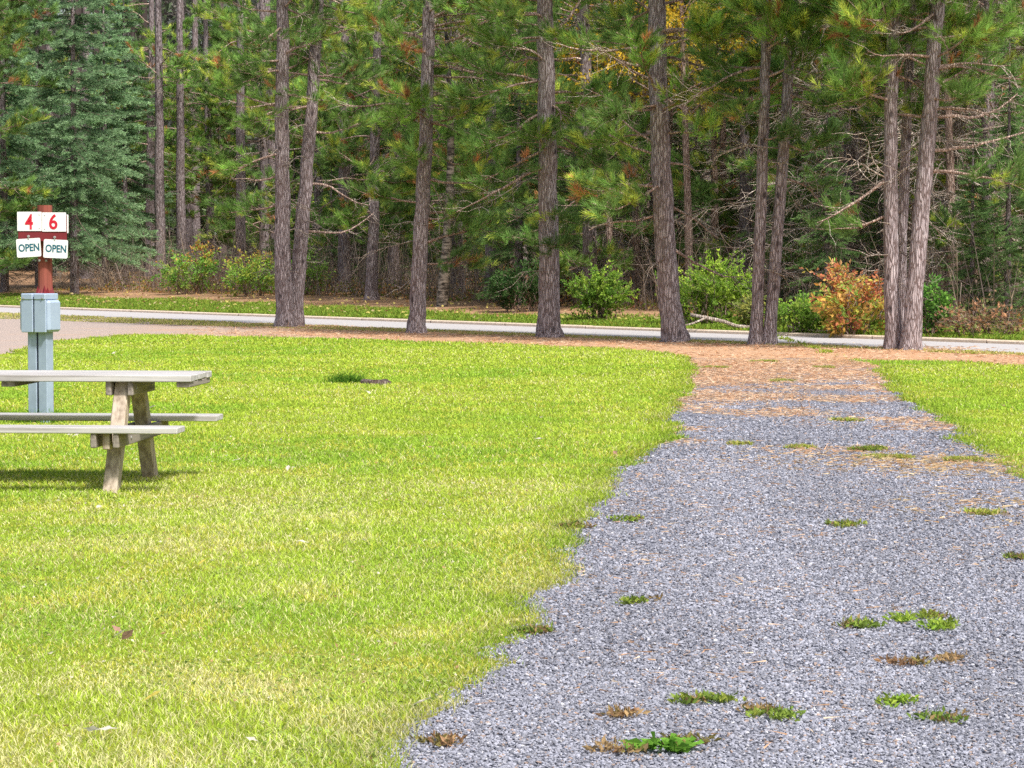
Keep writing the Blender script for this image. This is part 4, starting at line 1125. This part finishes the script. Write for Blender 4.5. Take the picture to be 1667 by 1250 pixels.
# ------------------------------------------------------------------ weeds on the gravel
def weed(px, py, wpx, label, seed, kind='creep', deppx=None, name='weed'):
    rng = np.random.default_rng(seed); g = ground(px, py); s = FPX/g[1]
    w = wpx/s; dep = w*.55 if deppx is None else deppx/(s*CAM_H/g[1]); mb = MB()
    n = int(60 + 1700*w*dep) if kind != 'grass' else int(160+2400*w*dep)
    k = max(3, int(w*22)); C_ = [np.zeros(2)]
    k = max(6, int(w*60))
    while len(C_) < k:
        q = C_[rng.integers(0, len(C_))] + rng.normal(size=2)*np.array([.05, .04])*(.6+.6*rng.random()); q = np.clip(q, [-w*.5, -dep*.5], [w*.5, dep*.5]); C_.append(q)
    cx, cy = np.array(C_).T
    t = rng.integers(0, k, n); x = cx[t] + rng.standard_t(3, size=n).clip(-2.2, 2.2)*.02; y = cy[t] + rng.standard_t(3, size=n).clip(-2.2, 2.2)*.02
    if kind == 'grass':
        c = np.array([(.32, .42, .06), (.46, .50, .09), (.62, .52, .24)])[rng.integers(0, 3, n)]*(.7+.5*rng.random((n, 1)))
        grass_mesh(mb, x, y, np.full(n, .006), .034*(.5+rng.random(n)), np.full(n, .009), c, rng)
    elif kind == 'broad':
        n = 90; th = rng.random(n)*2*PI; r = .02+.16*rng.random(n)**1.2
        o = np.stack([np.cos(th)*r*.6, np.sin(th)*r*.35, .008+.02*rng.random(n)], -1)
        d = norm(np.stack([np.cos(th), np.sin(th), .10+.25*rng.random(n)], -1))
        leaves(mb, o, d, .055*(.5+.8*rng.random(n)), .034, np.array([.17, .36, .05])*(.7+.6*rng.random((n, 1))), rng)
    else:
        pal = {'creep': [(.26, .36, .07), (.36, .42, .08), (.34, .24, .11), (.20, .30, .06)], 'brown': [(.40, .24, .13), (.30, .26, .09), (.46, .32, .16)], 'bright': [(.28, .44, .06), (.38, .50, .08)]}[kind]
        c = np.array(pal)[rng.integers(0, len(pal), k)][t]*(.6+.7*rng.random((n, 1)))
        d = norm(np.stack([rng.normal(size=n), rng.normal(size=n), .25+.7*rng.random(n)], -1))
        leaves(mb, np.stack([x, y, .008+.014*rng.random(n)], -1), d, .026*(.6+.9*rng.random(n)), .013, c, rng)
        m = n//3; blades(mb, np.stack([x[:m], y[:m], np.full(m, .006)], -1), norm(np.stack([rng.normal(size=m)*.6, rng.normal(size=m)*.6, np.ones(m)], -1)), .05*(.4+rng.random(m)), .004, c[:m]*.9, None, rng)
    o = mb.build(name, M_LEAF, loc=(g[0], g[1], .004)); return tag(o, label, 'weed')
W = [(1165, 1148, 100, 'left half of the widest green weed patch low in the gravel', 'creep', 30), (1232, 1165, 100, 'right half of the widest green weed patch low in the gravel', 'creep', 26),
 (1078, 1226, 60, 'broad leaved bright green weed at the bottom of the drive', 'broad', None), (1125, 1215, 70, 'reddish brown weed right of the broad leaved one', 'brown', 24),
 (1050, 983, 62, 'flat dark green weed alone on the left of the drive', 'creep', 10), (1388, 1021, 85, 'green and brown weed left of the bright pair in mid drive', 'creep', 14),
 (1465, 1016, 28, 'tiny green weed between two wider weed patches', 'bright', 12), (1542, 1028, 62, 'bright green weed patch toward the right of the drive', 'bright', 26), (1510, 1012, 50, 'thin yellowing weed above the bright green patch', 'creep', 10),
 (1372, 858, 78, 'long thin green weed in the middle of the drive', 'creep', 8), (1447, 1152, 50, 'light green weed sprig low right of the widest patch', 'bright', 14), (1530, 1183, 62, 'small weed at lower right with a bright end', 'creep', 14),
 (1003, 1171, 55, 'orange brown dry weed left of the widest patch', 'brown', 12), (1470, 1085, 55, 'curled brown weed in the right half of the gravel', 'brown', 10), (1550, 1080, 30, 'small brown weed beside the curled one', 'brown', 8), (1010, 1232, 50, 'dry rust coloured weed at the bottom left of the drive', 'brown', 10),
 (1022, 851, 40, 'pale green weed near the lawn edge', 'creep', 9), (940, 860, 46, 'green weed clinging to the left lawn corner', 'creep', 16),
 (1200, 726, 42, 'small oval grass patch left of the grassy bar across the drive', 'grass', 8), (1302, 730, 105, 'left green end of the grassy bar across the drive', 'grass', 12), (1395, 736, 110, 'middle of the grassy bar across the drive, darker', 'creep', 12), (1462, 748, 125, 'straw coloured right end of the grassy bar across the drive', 'grass', 14), (1565, 752, 135, 'grass patch joining the bar to the right lawn', 'grass', 22),
 (1385, 687, 55, 'thin grass patch in the upper middle of the drive', 'grass', 6), (1645, 913, 40, 'weed at the right edge of the photo', 'creep', 8), (1610, 840, 70, 'tan grassy weed at the right edge of the gravel', 'grass', 22), (850, 1035, 60, 'dark weed at the ragged left gravel edge', 'creep', 26), (700, 1215, 70, 'brown weed at the lower lawn corner', 'brown', 24),
 (1170, 600, 60, 'green tuft streak among fallen needles at the left of the entrance', 'grass', 6), (1270, 622, 60, 'green tuft streak among fallen needles in mid entrance', 'grass', 6), (1340, 600, 60, 'yellowing tuft in the needles at the right of the entrance', 'grass', 6), (1240, 590, 60, 'small tuft in the needles under the twin pines', 'grass', 5)]
for n, (px, py, w, lab, kind, dp) in enumerate(W): weed(px, py, w, lab, 600+n, kind, dp)

# ------------------------------------------------------------------ dropped pine needles and leaf bits
rn = np.random.default_rng(77); mb = MB()
def litter(x, y, L, W, pal, z0=.012):
    m = len(x)
    if m == 0: return
    d = norm(np.stack([rn.normal(size=m), rn.normal(size=m), .12*rn.normal(size=m)], -1))
    blades(mb, np.stack([x, y, z0 + .012*rn.random(m)], -1), d, L*(.5+rn.random(m)), W, np.array(pal)[rn.integers(0, len(pal), m)]*(.7+.6*rn.random((m, 1))), None, rn)
PN = [(.66, .41, .25), (.74, .52, .35), (.54, .32, .19), (.78, .62, .45)]
n = 52000; u = rn.uniform(-6, 52, n); v = -5.5*rn.random(n)**1.5; x, y = xy(u, v); k = (fbm(x, y, .8) + .35*rn.random(n) > .60) & (x > -7 + 3*rn.random(n)); litter(x[k], y[k], .09, .013, PN, .004)
n = 70000; y = 20 + 22*rn.random(n); a = left_lawn(y)[1]; b = right_lawn(y)[0]; x = a + (b-a)*rn.random(n)
k = (fbm(x, y, .8, 4)*1.3 - .15 + (y-31)/40 + .60*rn.random(n) > 1.0) & (y < ground(1142, 590)[1] + .3); litter(x[k], y[k], .075, .010, PN)
n = 5200; y = 7 + 20*rn.random(n)**.8; a = left_lawn(y)[1]; b = right_lawn(y)[0]; x = a + (np.minimum(b, .2*y+.5)-a)*rn.random(n)
k = fbm(x, y, 1.4) + .15*rn.random(n) > .60; litter(x[k], y[k], .05, .006, PN, .016)
for px, py, w, dp, q in ((1480, 753, .55, .5, 700), (1560, 762, .5, .45, 600), (1628, 828, .35, .6, 420), (1640, 770, .4, .4, 300), (1350, 560+30, .9, .6, 900)):
    g = ground(px, py); litter(g[0] + rn.normal(size=q)*w, g[1] + rn.normal(size=q)*dp, .07, .009, [(.62, .44, .24), (.72, .56, .34), (.56, .34, .18)], .016)
for (bp, bw, up, lab, brs) in FG:
    g = ground(*bp); q = 420; r = .2 + np.abs(rn.normal(size=q))*.6; th = rn.random(q)*2*PI; litter(g[0] + r*np.cos(th), g[1] + r*np.sin(th), .10, .016, PN, .006)
tag(mb.build('pine_needle_litter', M_LEAF), 'rust coloured fallen pine needles under the trees and over the drive entrance', 'needle litter', kind='stuff')

# ------------------------------------------------------------------ fallen leaves on the lawns
def leaf_mesh(name, col):
    mb = MB(); L = .038
    out = [(0, -1, 0), (.35, -.5, .12), (.55, .05, .05), (.25, .3, .14), (.0, 1.0, .1), (-.28, .3, .1), (-.52, 0.0, .2), (-.33, -.5, .05)]
    v = np.array([(0, 0, .0)] + out)*np.array([L*.8, L, L]) + np.array([0, 0, .012])
    f = [[0, 1+k, 1+(k+1) % 8] for k in range(8)]
    mb.add(v, [np.array(f)], col); return mb.mesh(name, M_LEAF)
LM = {'pale': leaf_mesh('fallen_leaf', (.78, .72, .66)), 'brown': leaf_mesh('fallen_leaf', (.26, .12, .06)), 'pink': leaf_mesh('fallen_leaf', (.50, .30, .24)), 'yellow': leaf_mesh('fallen_leaf', (.62, .52, .12))}
lv = [(440, 752, 'pale'), (478, 764, 'pale'), (470, 766, 'pale'), (492, 887, 'pale'), (881, 682, 'pale'), (1030, 688, 'pale'), (1057, 691, 'yellow'), (1102, 687, 'pale'), (625, 703, 'pink'), (748, 661, 'pink'), (112, 710, 'pale'), (126, 711, 'pale'), (412, 734, 'brown'), (1003, 740, 'pink'), (1634, 662, 'pink'), (878, 718, 'pale'), (282, 619, 'brown'), (186, 576, 'pale'), (281, 561, 'brown'), (316, 578, 'brown'), (442, 564, 'pale'), (540, 571, 'pink'), (862, 584, 'pale'), (864, 590, 'pale'), (160, 830, 'pale'), (190, 1030, 'pink'), (206, 1040, 'pink'), (198, 1036, 'pale'), (370, 744, 'pale'), (385, 752, 'pale'), (250, 664, 'pale'), (700, 730, 'pink'), (560, 830, 'pale'), (1536, 598, 'pale'), (1655, 615, 'pale'), (690, 1150, 'pale'), (150, 1195, 'pale'), (175, 1196, 'pale'), (410, 1210, 'pale'), (820, 560, 'pale'), (600, 640, 'pale'), (950, 610, 'pale'), (340, 605, 'pale'), (1005, 620, 'pink'), (770, 790, 'pale'), (330, 920, 'yellow'), (250, 1140, 'yellow')]
LAB = {'pale': 'pale whitish fallen leaf lying curled on the lawn', 'brown': 'dark brown fallen leaf lying on the lawn', 'pink': 'pinkish tan fallen leaf lying on the grass', 'yellow': 'yellow fallen leaf lying on the lawn'}
for px, py, k in lv:
    g = ground(px, py, .03); o = bpy.data.objects.new('fallen_leaf', LM[k]); COL.objects.link(o)
    o.location = (g[0], g[1], .034); o.rotation_euler = (rp.normal()*.3, rp.normal()*.3, rp.random()*6); s = .7+.6*rp.random(); o.scale = (s, s, s)
    tag(o, LAB[k], 'leaf', {'pale': 'pale leaves on the lawn', 'brown': 'brown leaves on the lawn', 'pink': 'tan leaves on the lawn', 'yellow': 'yellow leaves on the lawn'}[k])

# ------------------------------------------------------------------ light, sky, camera
sund = Vector((.42, -.62, 1.0)).normalized()
el = math.asin(sund.z); az = math.atan2(sund.x, sund.y)
w = bpy.data.worlds.new('World'); scene.world = w; w.use_nodes = True
nt = w.node_tree; bg = nt.nodes['Background']
sky = nt.nodes.new('ShaderNodeTexSky'); sky.sky_type = 'NISHITA'; sky.sun_disc = False
sky.sun_elevation = el; sky.sun_rotation = az; sky.air_density = 1.2; sky.dust_density = 4.0; sky.ozone_density = 1.0
nt.links.new(sky.outputs[0], bg.inputs[0]); bg.inputs[1].default_value = .15
sl = bpy.data.lights.new('sun', 'SUN'); sl.energy = 5.0; sl.angle = math.radians(6); sl.color = (1.0, .96, .90)
so = bpy.data.objects.new('sun', sl); COL.objects.link(so); so.rotation_euler = sund.to_track_quat('Z', 'Y').to_euler()
cam = bpy.data.cameras.new('camera'); co = bpy.data.objects.new('camera', cam); COL.objects.link(co)
cam.sensor_fit = 'HORIZONTAL'; cam.sensor_width = 36; cam.lens = 36*FPX/IW
co.location = (0, 0, CAM_H); co.rotation_euler = (PI/2 - PITCH, 0, 0); cam.clip_end = 2000; cam.clip_start = .1
scene.camera = co
scene.view_settings.view_transform = 'Standard'; scene.view_settings.look = 'None'; scene.view_settings.exposure = 0; scene.view_settings.gamma = 1
scene.cycles.use_denoising = False
scene.cycles.max_bounces = 8; scene.cycles.diffuse_bounces = 6; scene.cycles.transmission_bounces = 6; scene.cycles.transparent_max_bounces = 4
